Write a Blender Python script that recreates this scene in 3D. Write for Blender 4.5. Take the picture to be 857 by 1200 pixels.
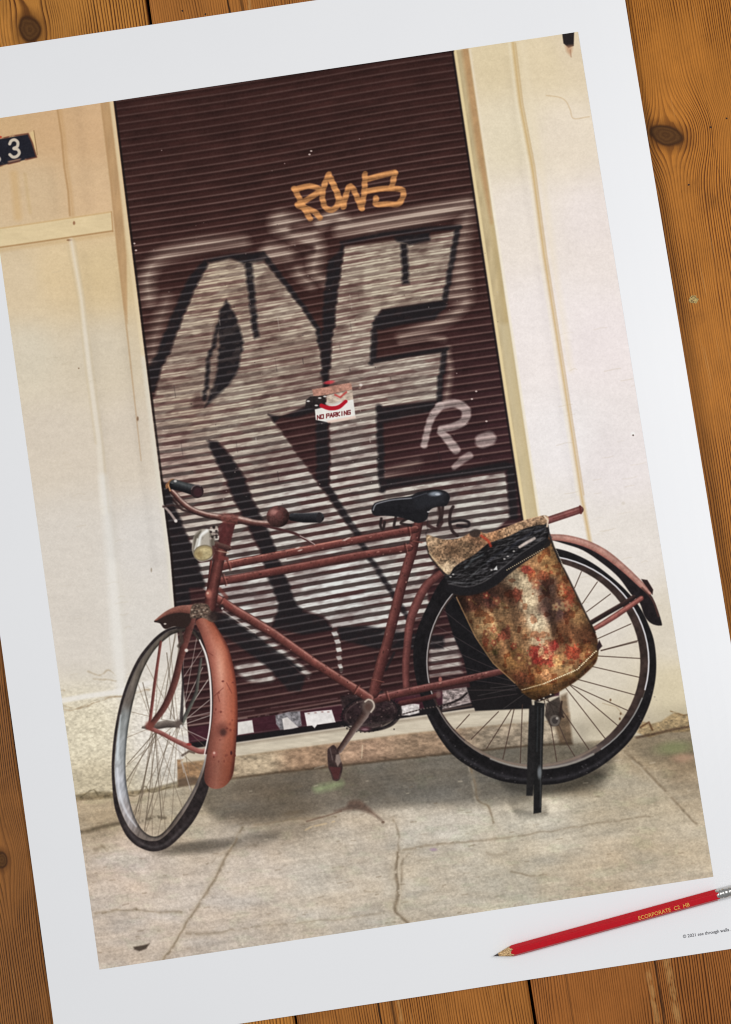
import bpy, bmesh, math, random
import numpy as np
from mathutils import Vector, Matrix

# ---------------------------------------------------------------- camera, light, exposure
scene = bpy.context.scene
for o in list(bpy.data.objects): bpy.data.objects.remove(o, do_unlink=True)
COL = scene.collection

cam_data = bpy.data.cameras.new('camera')
cam = bpy.data.objects.new('camera', cam_data); COL.objects.link(cam)
cam.location = (0.009789448, -0.06369163, 0.993917983)
cam.rotation_euler = (0.048912523, 0.003028805, -0.149008494)
cam_data.lens = 50; cam_data.sensor_width = 36; cam_data.sensor_fit = 'AUTO'
cam_data.clip_start = 0.02; cam_data.clip_end = 50
scene.camera = cam

world = bpy.data.worlds.new('World'); scene.world = world
world.use_nodes = True
bg = world.node_tree.nodes['Background']
bg.inputs[0].default_value = (0.955, 0.98, 1.0, 1); bg.inputs[1].default_value = 0.295

def area_lamp(name, loc, target, size, power, colour):
    d = bpy.data.lights.new(name, 'AREA'); d.shape = 'RECTANGLE'; d.size, d.size_y = size
    d.energy = power; d.color = colour
    o = bpy.data.objects.new(name, d); COL.objects.link(o)
    o.location = loc
    o.rotation_euler = (Vector(target) - Vector(loc)).to_track_quat('-Z', 'Y').to_euler()
    return o
area_lamp('window_light', (-5.0, 0.4, 4.0), (0.05, 0.0, 0), (2.2, 2.2), 250.0, (0.99, 0.995, 1.0))
area_lamp('room_light', (0.50, 0.04, 0.93), (0.2, 0.01, 0), (0.4, 0.4), 3.75, (1.0, 0.99, 0.985))

vs = scene.view_settings
vs.view_transform = 'Standard'; vs.look = 'None'; vs.exposure = 0.0; vs.gamma = 1.0; vs.use_curve_mapping = False
scene.render.engine = 'CYCLES'
scene.cycles.max_bounces = 6
scene.cycles.filter_width = 1.15

# ---------------------------------------------------------------- helpers
def lin(c):
    c = [v / 255 for v in c]
    return tuple((v / 12.92 if v <= .04045 else ((v + .055) / 1.055) ** 2.4) for v in c) + (1,)
def tag(o, label=None, category=None, kind=None, group=None):
    if label: o['label'] = label
    if category: o['category'] = category
    if kind: o['kind'] = kind
    if group: o['group'] = group
    return o
def mesh_obj(name, verts, faces, mat=None, parent=None, smooth=False, loc=(0, 0, 0)):
    me = bpy.data.meshes.new(name); me.from_pydata(verts, [], faces); me.update()
    if smooth:
        for p in me.polygons: p.use_smooth = True
    o = bpy.data.objects.new(name, me); COL.objects.link(o); o.location = loc
    if mat: me.materials.append(mat)
    if parent: o.parent = parent
    return o
def new_mat(name):
    m = bpy.data.materials.new(name); m.use_nodes = True
    return m, m.node_tree, m.node_tree.nodes['Principled BSDF']

class Nodes:
    """tiny expression builder over Math nodes"""
    def __init__(s, nt): s.nt = nt
    def val(s, v): return E(s, v)
    def math(s, op, *a):
        n = s.nt.nodes.new('ShaderNodeMath'); n.operation = op
        for i, v in enumerate(a):
            if isinstance(v, E): v = v.v
            if isinstance(v, (int, float)): n.inputs[i].default_value = v
            else: s.nt.links.new(v, n.inputs[i])
        return E(s, n.outputs[0])
    def noise(s, x, y, z=0.0, detail=2.0, rough=.5):
        c = s.nt.nodes.new('ShaderNodeCombineXYZ')
        for i, v in enumerate((x, y, z)):
            if isinstance(v, E): v = v.v
            if isinstance(v, (int, float)): c.inputs[i].default_value = v
            else: s.nt.links.new(v, c.inputs[i])
        n = s.nt.nodes.new('ShaderNodeTexNoise'); n.inputs['Scale'].default_value = 1
        n.inputs['Detail'].default_value = detail; n.inputs['Roughness'].default_value = rough
        s.nt.links.new(c.outputs[0], n.inputs['Vector'])
        return E(s, n.outputs[0])
    def ss(s, a, b, x):
        n = s.nt.nodes.new('ShaderNodeMapRange'); n.interpolation_type = 'SMOOTHSTEP'
        s.nt.links.new(x.v, n.inputs[0]); n.inputs[1].default_value = a; n.inputs[2].default_value = b
        return E(s, n.outputs[0])
    def mix(s, f, a, b):
        n = s.nt.nodes.new('ShaderNodeMix'); n.data_type = 'RGBA'
        s.nt.links.new(f.v, n.inputs[0])
        for i, v in ((6, a), (7, b)):
            if isinstance(v, tuple): n.inputs[i].default_value = v
            else: s.nt.links.new(v, n.inputs[i])
        return n.outputs[2]
    def scale(s, c, f):
        n = s.nt.nodes.new('ShaderNodeVectorMath'); n.operation = 'SCALE'
        s.nt.links.new(c, n.inputs[0]); s.nt.links.new(f.v, n.inputs['Scale'])
        return n.outputs[0]
class E:
    def __init__(s, n, v): s.n, s.v = n, v
    def __add__(s, o): return s.n.math('ADD', s, o)
    __radd__ = __add__
    def __sub__(s, o): return s.n.math('SUBTRACT', s, o)
    def __rsub__(s, o): return s.n.math('SUBTRACT', o, s)
    def __mul__(s, o): return s.n.math('MULTIPLY', s, o)
    __rmul__ = __mul__
    def __truediv__(s, o): return s.n.math('DIVIDE', s, o)

# ---------------------------------------------------------------- the floor : oiled pine boards
def wood_material(name, seed, light, dark, spacing, knots=(), cracks=(), pale=(), strength=.8, slow=14.0):
    m, nt, bs = new_mat(name)
    N = Nodes(nt)
    tc = nt.nodes.new('ShaderNodeTexCoord'); sp = nt.nodes.new('ShaderNodeSeparateXYZ')
    nt.links.new(tc.outputs['Object'], sp.inputs[0])
    x = E(N, sp.outputs[0]) * 1000.0; y = E(N, sp.outputs[1]) * 1000.0      # millimetres
    F = x
    body = None
    for kx, ky, a, b, reach, tilt in knots:
        dx0 = x - kx; dy0 = y - ky
        dx = dx0 * math.cos(tilt) + dy0 * math.sin(tilt); dy = dy0 * math.cos(tilt) - dx0 * math.sin(tilt)
        g = N.math('POWER', 2.718, (dx0 * dx0 / (reach * a) ** 2 + dy0 * dy0 / (reach * 1.5 * b) ** 2) * -1.0)
        F = F - dx0 * g * .86
        d = N.math('SQRT', dx * dx / (a * a) + dy * dy / (b * b)) + (N.noise(x * .11, y * .11, seed + 3.1, 1.0) - .5) * .45
        body = d if body is None else N.math('MINIMUM', body, d)
    F = F + (N.noise(x * .011, y * .0022, seed) - .5) * slow + (N.noise(x * .05, y * .010, seed + 7.7) - .5) * 3.2 + (N.noise(x * .22, y * .05, seed + 5.0) - .5) * .7
    s = F / spacing
    s = s + (N.noise(F * .07, seed * 1.3, seed) - .5) * 3.0
    fr = N.math('FRACT', s)
    late = N.ss(.30, .88, fr) * (1.0 - N.ss(.90, 1.0, fr))
    cell = N.noise(N.math('FLOOR', s) * 3.7, seed + 2.0, y * .004)
    late = late * (.40 + cell * 1.1) * (.45 + N.ss(.35, .62, N.noise(x * .03, y * .012, seed + 15.0)) * .75)
    fib = N.noise(x * 2.6, y * .06, seed + 1.0, 3.0, .6)
    fib2 = N.noise(x * 7.0, y * .22, seed + 9.0, 2.0, .6)
    macro = N.noise(x * .02, y * .006, seed + 4.0, 3.0)
    blot = N.noise(x * .06, y * .05, seed + 6.0, 4.0, .65)
    pore = N.ss(.66, .78, N.noise(x * 1.6, y * .10, seed + 12.0, 2.0))
    f = N.math('MINIMUM', late * strength + pore * .35, 1.0)
    c = N.mix(f, lin(light), lin(dark))
    c = N.scale(c, (.46 + fib * .64 + fib2 * .39) * (.60 + macro * .48 + blot * .36))
    groove = fib2
    for x0, amp, w, al in cracks:
        dd = N.math('ABSOLUTE', x - x0 + (N.noise(y * .02, seed + 21.0, 0.3, 3.0) - .5) * amp)
        cm = (1.0 - N.ss(w * .4, w, dd)) * al * N.ss(.30, .48, N.noise(y * .03, seed + 31.0, 1.7, 2.0))
        c = N.mix(cm, c, lin((44, 26, 14)))
    for x0, w in pale:
        dd = N.math('ABSOLUTE', x - x0 + (N.noise(y * .03, seed + 41.0, 0.9, 3.0) - .5) * 4.0)
        cm = (1.0 - N.ss(w * .2, w, dd)) * .5 * N.ss(.35, .6, N.noise(x * .5, y * .12, seed + 51.0, 3.0))
        c = N.mix(cm, c, lin((196, 150, 92)))
    scr = N.ss(.70, .74, N.noise(x * .9 + y * .05, y * .012 + x * .02, seed + 80.0, 2.0))
    c = N.mix(scr * .35, c, lin((210, 160, 100)))
    stain = N.ss(.58, .75, N.noise(x * .035, y * .03, seed + 90.0, 4.0, .6))
    c = N.mix(stain * .35, c, lin((92, 54, 22)))
    if body is not None:
        rings = N.math('SINE', body * 17.0 + (N.noise(x * .4, y * .4, seed + 60.0) - .5) * 5.0) * .5 + .5
        kc = N.mix(rings * .55, lin((104, 72, 36)), lin((52, 33, 16)))
        kc = N.mix(N.ss(.55, .95, body), kc, lin((36, 22, 11)))
        kc = N.scale(kc, .7 + N.noise(x * 1.2, y * 1.2, seed + 70.0, 3.0) * .6)
        c = N.mix(1.0 - N.ss(.80, 1.12, body), c, kc)
        c = N.mix((1.0 - N.ss(1.0, 1.9, body)) * .5, c, lin((80, 44, 17)))
    nt.links.new(c, bs.inputs['Base Color'])
    bs.inputs['Roughness'].default_value = .5
    nt.links.new((.42 + fib * .22).v, bs.inputs['Roughness'])
    bs.inputs['Specular IOR Level'].default_value = .14
    bp = nt.nodes.new('ShaderNodeBump'); bp.inputs['Strength'].default_value = .35; bp.inputs['Distance'].default_value = .0004
    nt.links.new((fib * .6 + late * .5 + groove * .4).v, bp.inputs['Height'])
    nt.links.new(bp.outputs[0], bs.inputs['Normal'])
    return m

BOARD = 0.1628
def board_mesh(name, w, length, thick, seed):
    rnd = random.Random(seed)
    prof = []                     # cross-section: rounded arrises, a trace of cupping
    h = w / 2
    for t in (-1, -.985, -.95, -.6, -.2, .2, .6, .95, .985, 1):
        z = -.0004 * t * t
        if abs(t) > .99: z -= .0016
        elif abs(t) > .98: z -= .0004
        prof.append((t * h, z))
    prof += [(h, -thick), (-h, -thick)]
    n = len(prof); ny = 60
    vs_, fs = [], []
    for j in range(ny + 1):
        y = -length / 2 + length * j / ny
        wob = rnd.uniform(-.0003, .0003)
        for i, (px, pz) in enumerate(prof):
            k = wob if abs(px) > h * .9 else 0
            vs_.append((px + k * (1 if px > 0 else -1), y, pz))
    for j in range(ny):
        for i in range(n):
            a = j * n + i; b = j * n + (i + 1) % n
            fs.append((a, b, b + n, a + n))
    fs.append(tuple(range(n))); fs.append(tuple(range(ny * n + n - 1, ny * n - 1, -1)))
    return vs_, fs

def build_floor():
    m_sub, nt, bs = new_mat('dark_subfloor')
    bs.inputs['Base Color'].default_value = lin((40, 26, 17)); bs.inputs['Roughness'].default_value = .95
    nz = nt.nodes.new('ShaderNodeTexNoise'); nz.inputs['Scale'].default_value = 60
    rp = nt.nodes.new('ShaderNodeValToRGB'); rp.color_ramp.elements[0].color = lin((20, 13, 9)); rp.color_ramp.elements[1].color = lin((58, 40, 26))
    nt.links.new(nz.outputs[0], rp.inputs[0]); nt.links.new(rp.outputs[0], bs.inputs['Base Color'])
    W, Lh = 1.0, 1.3
    floor = mesh_obj('floor', [(-W, -Lh, -.03), (W, -Lh, -.03), (W, Lh, -.03), (-W, Lh, -.03)], [(0, 1, 2, 3)], m_sub)
    tag(floor, 'oiled honey brown pine floorboards under the print', None, 'structure')
    looks = {   # board number : light, dark, ring spacing mm, knots, cracks, pale streaks
        -2: dict(light=(148, 95, 47), dark=(64, 35, 14), spacing=1.7, knots=[(59.0, -216.0, 4.2, 6.0, 3.0, 0)], strength=.95),
        -1: dict(light=(190, 127, 56), dark=(88, 46, 15), spacing=2.2, knots=[(-4.3, 361.0, 8.8, 9.6, 2.6, 0), (-2, 398, 5, 4, 2.5, 0)], cracks=[(43, 3, .5, .5)], strength=.95),
        0: dict(light=(172, 110, 50), dark=(84, 44, 14), spacing=1.75, knots=[(13.0, 366.0, 2.2, 5.2, 2.0, .3)], cracks=[(-23.5, 9, .9, .95), (-14.0, 10, 1.6, .6)], pale=[(-10, 2.0)], strength=.9),
        1: dict(light=(164, 101, 47), dark=(76, 39, 14), spacing=1.7, cracks=[(6, 8, 1.1, .8), (-56, 4, .6, .5)], pale=[(15, 4.0), (1, 3.0)], strength=1.0),
        2: dict(light=(182, 116, 46), dark=(96, 50, 15), spacing=1.75, knots=[(-57.0, 217.5, 13.5, 7.6, 2.2, -.42)], cracks=[(-25, 5, .35, .4)], strength=.95)}
    heights = {-2: -.0002, -1: 0, 0: -.0004, 1: .0002, 2: 0}
    for k in range(-5, 7):
        p = looks.get(k, dict(light=(186, 124, 60), dark=(104, 58, 26), spacing=2.6))
        mat = wood_material('pine_board_%d' % (k + 6), 3.7 * k + 40.3, **p)
        v, f = board_mesh('plank', BOARD - .0022 - (.0008 if k == 1 else 0), 2.6, .022, k)
        o = mesh_obj('plank', v, f, mat, floor, loc=(-.0041 + BOARD * k, 0, heights.get(k, 0)))
    # a plugged hole and old nail holes in the boards
    m_fill, nt, bs = new_mat('wood_filler')
    nz = nt.nodes.new('ShaderNodeTexNoise'); nz.inputs['Scale'].default_value = 900
    rp = nt.nodes.new('ShaderNodeValToRGB'); rp.color_ramp.elements[0].position = .35; rp.color_ramp.elements[0].color = lin((92, 66, 34)); rp.color_ramp.elements[1].position = .65; rp.color_ramp.elements[1].color = lin((208, 180, 112))
    tc = nt.nodes.new('ShaderNodeTexCoord'); nt.links.new(tc.outputs['Object'], nz.inputs['Vector'])
    nt.links.new(nz.outputs[0], rp.inputs[0]); nt.links.new(rp.outputs[0], bs.inputs['Base Color']); bs.inputs['Roughness'].default_value = .8
    m_nail, nt2, bs2 = new_mat('rusty_nail_hole'); bs2.inputs['Base Color'].default_value = lin((40, 22, 14)); bs2.inputs['Roughness'].default_value = .8
    planks = [o for o in floor.children]
    def spot(name, x, y, r, mat, seed, h=.00012):
        rnd = random.Random(seed); n = 14
        pl = min(planks, key=lambda o: abs(o.location.x - x))
        t = (x - pl.location.x) / (BOARD / 2)
        z = -.0004 * t * t
        vv = [(r * (1 + rnd.uniform(-.22, .22)) * math.cos(a), r * (1 + rnd.uniform(-.22, .22)) * math.sin(a), 0) for a in [2 * math.pi * i / n for i in range(n)]]
        vv = vv + [(a * .7, b * .7, h) for a, b, _ in vv] + [(0, 0, h * .6)]
        ff = [(i, (i + 1) % n, n + (i + 1) % n, n + i) for i in range(n)] + [(n + i, n + (i + 1) % n, 2 * n) for i in range(n)]
        o = mesh_obj(name, vv, ff, mat, pl, loc=(x - pl.location.x, y, z + .00003))
        return o
    spot('hole_plug', .2648, .0987, .0031, m_fill, 2)
    for i, (x, y) in enumerate(((.2965, .2185), (.2745, .1800), (.3085, .2230), (-.0620, .3580), (-.0460, .3530))):
        spot('nail_hole', x, y, .0007, m_nail, 10 + i)
    return floor
# ---------------------------------------------------------------- the printed photograph, painted in code
# The artwork is drawn in "sketch units" (1 unit = about 0.6 mm on the paper) and rasterised straight
# onto the flat print area of the sheet.
PRINT_W, PRINT_H = 0.4275, 0.5995
PIX_W, PIX_H = 1430, 2005

def sketch_homography():
    # paper metres -> sketch units (how the artwork was measured)
    a, b, c = 0.048912523, 0.003028805, -0.149008494
    ca, sa, cb, sb, cc, sc = np.cos(a), np.sin(a), np.cos(b), np.sin(b), np.cos(c), np.sin(c)
    R = (np.array([[cc, -sc, 0], [sc, cc, 0], [0, 0, 1]]) @ np.array([[cb, 0, sb], [0, 1, 0], [-sb, 0, cb]])
         @ np.array([[1, 0, 0], [0, ca, -sa], [0, sa, ca]]))
    C = np.array([0.009789448, -0.06369163, 0.993917983])
    f = 50 / 36 * 1200
    K = np.array([[-f, 0, 428.5], [0, f, 600], [0, 0, 1.0]])
    E = R.T @ np.array([[1, 0, -C[0]], [0, 1, -C[1]], [0, 0, -C[2]]])
    return K @ E

def paint_print():
    rng = np.random.default_rng(11)
    A = sketch_homography()
    Ai = np.linalg.inv(A)
    f4 = np.float32
    uu = ((np.arange(PIX_W) + .5) / PIX_W - .5) * PRINT_W
    vv = (.5 - (np.arange(PIX_H) + .5) / PIX_H) * PRINT_H
    U, V = np.meshgrid(uu, vv)
    q = A[2, 0] * U + A[2, 1] * V + A[2, 2]
    X = ((A[0, 0] * U + A[0, 1] * V + A[0, 2]) / q).astype(f4)
    Y = ((A[1, 0] * U + A[1, 1] * V + A[1, 2]) / q).astype(f4)
    img = np.zeros((PIX_H, PIX_W, 3), f4)

    # ---- helpers
    def win(x0, y0, x1, y1):
        c = np.array([(x0, y0, 1), (x1, y0, 1), (x1, y1, 1), (x0, y1, 1)], float) @ Ai.T
        c = c[:, :2] / c[:, 2:]
        i = (c[:, 0] / PRINT_W + .5) * PIX_W
        j = (.5 - c[:, 1] / PRINT_H) * PIX_H
        return (slice(max(0, int(j.min()) - 1), max(0, min(PIX_H, int(j.max()) + 2))),
                slice(max(0, int(i.min()) - 1), max(0, min(PIX_W, int(i.max()) + 2))))
    def bwin(pts, pad):
        p = np.asarray(pts, float)
        return win(p[:, 0].min() - pad, p[:, 1].min() - pad, p[:, 0].max() + pad, p[:, 1].max() + pad)
    def col(c):
        return np.asarray(c, f4) / 255
    def sm(pts, closed=False, n=6):
        p = np.asarray(pts, float)
        if len(p) < 3: return p
        if closed: q = np.vstack([p[-1:], p, p[:2]])
        else: q = np.vstack([2 * p[0] - p[1], p, 2 * p[-1] - p[-2]])
        t = (np.arange(n) / n)[:, None]
        out = []
        for k in range(1, len(q) - 2):
            a, b, c, d = q[k - 1], q[k], q[k + 1], q[k + 2]
            out.append(.5 * (2 * b + (c - a) * t + (2 * a - 5 * b + 4 * c - d) * t * t + (3 * b - a - 3 * c + d) * t ** 3))
        out = np.vstack(out)
        return out if closed else np.vstack([out, p[-1:]])
    def sd_poly(x, y, pts):
        p = np.asarray(pts, f4)
        d = np.full(x.shape, 1e9, f4)
        ins = np.zeros(x.shape, bool)
        for k in range(len(p)):
            a, b = p[k], p[(k + 1) % len(p)]
            ex, ey = b[0] - a[0], b[1] - a[1]
            L = ex * ex + ey * ey
            if L < 1e-9: continue
            wx, wy = x - a[0], y - a[1]
            t = np.clip((wx * ex + wy * ey) / L, 0, 1)
            dx, dy = wx - ex * t, wy - ey * t
            np.minimum(d, dx * dx + dy * dy, out=d)
            if ey != 0:
                ins ^= ((a[1] > y) != (b[1] > y)) & (wx < wy * (ex / ey))
        d = np.sqrt(d)
        return np.where(ins, -d, d)
    def sd_line(x, y, pts, wid):
        p = np.asarray(pts, f4)
        n = len(p)
        wid = np.interp(np.linspace(0, 1, n), np.linspace(0, 1, np.size(wid)), np.ravel(wid)) / 2
        seg = np.hypot(*(p[1:] - p[:-1]).T)
        cum = np.concatenate([[0], np.cumsum(seg)])
        best = np.full(x.shape, 1e9, f4); lat = np.zeros(x.shape, f4); along = np.zeros(x.shape, f4); wd = np.ones(x.shape, f4)
        for k in range(n - 1):
            ex, ey = p[k + 1] - p[k]
            L = ex * ex + ey * ey
            if L < 1e-9: continue
            wx, wy = x - p[k][0], y - p[k][1]
            t = np.clip((wx * ex + wy * ey) / L, 0, 1)
            dx, dy = wx - ex * t, wy - ey * t
            d = np.sqrt(dx * dx + dy * dy)
            w = wid[k] + (wid[k + 1] - wid[k]) * t
            m = d - w < best
            best[m] = (d - w)[m]
            wd[m] = w[m]
            lat[m] = (np.sign(ex * wy - ey * wx) * d)[m]
            along[m] = (cum[k] + t * seg[k])[m]
        return best, lat / np.maximum(wd, .01), along
    def cov(d, soft=.6):
        return np.clip(.5 - d / (2 * soft), 0, 1).astype(f4)
    def put(s, m, c):
        r = img[s]
        r += (c - r) * m[..., None]
    tabs = [rng.random((256, 256)).astype(f4) for _ in range(6)]
    def vn(x, y, k=0):
        T = tabs[k % 6]
        xi = np.floor(x).astype(np.int32); yi = np.floor(y).astype(np.int32)
        fx = x - xi; fy = y - yi
        fx = fx * fx * (3 - 2 * fx); fy = fy * fy * (3 - 2 * fy)
        xi += 37 * k; x0 = xi & 255; x1 = (xi + 1) & 255; y0 = yi & 255; y1 = (yi + 1) & 255
        a = T[y0, x0]; b = T[y0, x1]; c = T[y1, x0]; d = T[y1, x1]
        return (a + (b - a) * fx) * (1 - fy) + (c + (d - c) * fx) * fy
    def fbm(x, y, sx, sy, k=0, oct=3):
        o = 0; a = .5; t = 0
        for i in range(oct):
            o = o + a * vn(x / sx * 2 ** i, y / sy * 2 ** i, k + i); t += a; a *= .55
        return o / t
    def step(a, b, x):
        t = np.clip((x - a) / (b - a), 0, 1)
        return t * t * (3 - 2 * t)
    def idw(x, y, pts, pw=3.0):
        num = 0; den = 0
        for px, py, c in pts:
            w = 1 / ((x - px) ** 2 + (y - py) ** 2 + 60) ** (pw / 2)
            num = num + w[..., None] * col(c); den = den + w
        return (num / den[..., None]).astype(f4)
    def poly(pts, c, soft=.6, alpha=1., smooth=False, tex=0, k=0, sx=4, sy=4):
        if smooth: pts = sm(pts, True)
        s = bwin(pts, soft + 1)
        x, y = X[s], Y[s]
        if x.size == 0: return
        m = cov(sd_poly(x, y, pts), soft) * alpha
        cc = col(c)
        if tex: cc = cc * (1 + tex * (fbm(x, y, sx, sy, k) - .5) * 2)[..., None]
        put(s, m, cc)
    def line(pts, w, c, soft=.6, alpha=1., smooth=False, tex=0, k=1, brk=0, wob=0):
        if smooth: pts = sm(pts)
        s = bwin(pts, np.max(w) + soft + 1)
        x, y = X[s], Y[s]
        if x.size == 0: return
        d, v, al = sd_line(x, y, pts, w) if not wob else sd_line(x + wob * (fbm(x, y, 17, 17, 2, 2) - .5), y + wob * (fbm(x, y, 17, 17, 4, 2) - .5), pts, w)
        if wob: d = d + 1.6 * (fbm(x, y, 4, 4, 1, 2) - .5)
        m = cov(d, soft) * alpha
        if brk: m = m * step(brk - .12, brk + .12, fbm(x, y, 7, 7, k))
        cc = col(c)
        if tex: cc = cc * (1 + tex * (fbm(x, y, 5, 5, k) - .5) * 2)[..., None]
        put(s, m, cc)
    def tube(pts, w, cs, soft=.6, alpha=1., smooth=False, tex=.12, k=2):
        # cs: colours across the tube, from the left hand of the direction of travel to the right hand
        if smooth: pts = sm(pts)
        s = bwin(pts, np.max(w) + soft + 1)
        x, y = X[s], Y[s]
        if x.size == 0: return
        d, v, al = sd_line(x, y, pts, w)
        m = cov(d, soft) * alpha
        cs = np.array([col(c) for c in cs])
        pos = np.linspace(-1, 1, len(cs))
        cc = np.stack([np.interp(v, pos, cs[:, i]) for i in range(3)], -1).astype(f4)
        cc = cc * (.93 + tex * (fbm(x, y, 9, 9, k) - .5) * 2 + tex * 1.6 * (fbm(x, y, 2, 2, k + 1) - .5))[..., None] * np.array([.92, .94, .97], f4)
        put(s, m, cc)
    def blob(cx, cy, rx, ry, c, alpha=1., soft=1., rot=0):
        s = win(cx - max(rx, ry) * 1.6 - 2, cy - max(rx, ry) * 1.6 - 2, cx + max(rx, ry) * 1.6 + 2, cy + max(rx, ry) * 1.6 + 2)
        x, y = X[s] - cx, Y[s] - cy
        if x.size == 0: return
        cr, sr = np.cos(rot), np.sin(rot)
        r = np.sqrt(((x * cr + y * sr) / rx) ** 2 + ((-x * sr + y * cr) / ry) ** 2)
        m = (1 - step(1 - soft / 2, 1 + soft / 2, r)) * alpha
        put(s, m.astype(f4), col(c))
    def shade(pts, amt, soft, smooth=True):
        # multiply a region (a cast shadow or a bright zone inside the printed picture)
        if smooth: pts = sm(pts, True)
        s = bwin(pts, soft + 2)
        x, y = X[s], Y[s]
        if x.size == 0: return
        m = 1 - step(-soft, soft, sd_poly(x, y, pts))
        img[s] *= (1 + (amt - 1) * m)[..., None].astype(f4)

    # ---- 1. plaster walls
    wallcol = idw(X, Y, [
        (10, 150, (199, 165, 125)), (60, 150, (198, 163, 125)), (110, 150, (205, 169, 131)), (40, 225, (202, 175, 141)), (110, 230, (205, 173, 137)),
        (20, 330, (208, 187, 156)), (70, 320, (209, 185, 148)), (120, 320, (207, 183, 144)), (30, 420, (205, 193, 172)), (120, 420, (204, 190, 168)), (60, 520, (204, 191, 174)), (150, 520, (202, 189, 172)),
        (80, 640, (202, 193, 182)), (170, 640, (205, 198, 190)), (90, 740, (202, 193, 182)), (170, 740, (204, 197, 188)), (100, 860, (205, 194, 170)), (190, 860, (213, 205, 194)), (110, 920, (199, 185, 158)),
        (580, 70, (218, 199, 164)), (640, 70, (222, 203, 170)), (670, 60, (222, 203, 174)), (600, 160, (226, 211, 183)), (660, 160, (230, 214, 193)), (620, 260, (233, 220, 207)), (690, 260, (233, 220, 213)),
        (640, 380, (235, 224, 219)), (700, 400, (232, 220, 217)), (660, 520, (235, 227, 224)), (720, 540, (229, 219, 216)), (650, 620, (228, 220, 211)), (740, 640, (223, 214, 205)), (790, 740, (212, 201, 183)),
        (700, 720, (216, 207, 195)), (700, 800, (212, 201, 183)), (790, 810, (208, 194, 165)), (720, 840, (204, 191, 167))], 3.2)
    n1 = fbm(X, Y, 60, 60, 0, 4); n2 = fbm(X, Y, 5, 4, 1, 3); n3 = fbm(X + .16 * Y, Y, 30, 7, 2, 3)
    img[:] = wallcol * (1 + .045 * (n1 - .5) + .035 * (n2 - .5) + .03 * (n3 - .5))[..., None]
    rough = step(790, 850, Y + .15 * X) * step(260, 200, X)
    img *= (1 + rough * .36 * (fbm(X, Y, 3.2, 2.2, 3, 3) - .5) + .05 * (fbm(X, Y, 1.5, 1.5, 5, 2) - .5))[..., None]
    # left wall relief
    line([(68, 128), (73, 161), (76, 196), (80.5, 224), (82.6, 253)], 2.2, (168, 132, 92), .9, .75)
    line([(71, 128), (76, 161), (79, 196), (83.5, 224), (86, 253)], 3.5, (186, 148, 104), 2.0, .5)
    line([(17, 205), (22, 255)], 9, (196, 160, 112), 3, .5)
    line([(30, 205), (36, 250)], 3, (186, 158, 112), 2, .4)
    poly([(-20, 273), (0, 269), (131, 249.5), (132.5, 271), (0, 290.5), (-20, 293)], (214, 192, 152), .7, .9, tex=.05, sx=20, sy=5)
    line([(-20, 272), (0, 268.5), (131, 249)], 1.6, (196, 164, 118), .8, .8)
    line([(-20, 293.5), (0, 290.8), (132.5, 271.3)], 1.8, (158, 122, 84), .8, .9)
    line([(-20, 297), (0, 294), (132.5, 274.5)], 4, (190, 158, 114), 2.5, .5)
    line([(131.3, 249), (133, 272)], 1.4, (170, 134, 94), .6, .8)
    blob(87.5, 262, 1.4, 2.2, (150, 112, 84)); blob(82, 282, 3, 1.2, (120, 84, 58), .8)
    line([(84, 282), (96, 350), (105, 430), (117, 520), (123, 600)], [4, 5, 6, 7, 8], (222, 212, 196), 2, .6)
    line([(88, 282), (99, 350), (109, 430), (121, 520), (128, 600)], 2.0, (188, 172, 144), 1.5, .45)
    line([(80, 290), (92, 350), (101, 430), (113, 520)], 2.0, (190, 172, 140), 1.5, .4)
    line([(121, 560), (131, 650), (138, 740), (143, 812)], [8, 12, 14, 12], (219, 214, 206), 4, .7)
    line([(132, 600), (142, 700), (149, 780)], 3, (192, 184, 170), 3, .3)
    # left door reveal
    for q in range(24):
        y0 = 118 + q * 17.5; xr = np.interp(y0, [118, 300, 420, 540], [133, 156, 171, 186]); xl = np.interp(y0, [118, 300, 398, 475, 540], [119, 139, 150.5, 159, 167])
        y1 = y0 + 17.5; xr1 = np.interp(y1, [118, 300, 420, 540], [133, 156, 171, 186]); xl1 = np.interp(y1, [118, 300, 398, 475, 540], [119, 139, 150.5, 159, 167])
        poly([(xl, y0), (xr, y0), (xr1, y1), (xl1, y1)], (200, 176, 136), 2.5, .62 * (1 - q / 24) ** 1.2)
    poly([(119, 119), (129, 118), (139, 200), (149, 300), (150, 380), (146, 360), (139, 300), (131, 220)], (172, 136, 98), 1.2, .75, tex=.1, sx=4, sy=24)
    line([(119, 119), (131, 220), (139, 300), (150.5, 398), (159, 475), (166, 540)], [2, 2, 2, 1.5, 1, .5], (166, 130, 92), 1.0, .6)
    line([(131, 118), (153.5, 300), (168.5, 420)], 4, (224, 204, 168), 1.2, .5); line([(168.5, 420), (183.5, 540), (198, 650), (203, 712)], 5, (212, 204, 188), 2, .7)
    blob(162, 491, 1.2, 2.6, (120, 92, 70), .8); blob(93, 432, .9, .9, (120, 96, 76), .7); blob(178, 668, 1, 2.5, (130, 116, 100), .6)
    for k in range(60):      # hairline wrinkles in the old paint
        x0 = rng.uniform(20, 150); y0 = rng.uniform(310, 800)
        if x0 < (y0 - 300) * .14 + 6: continue
        L = rng.uniform(5, 16)
        line([(x0, y0), (x0 + L * .5, y0 - L * .1 + rng.uniform(-2, 2)), (x0 + L, y0 - L * .17)], .8, (178, 164, 142), .9, rng.uniform(.1, .3), True)
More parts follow.
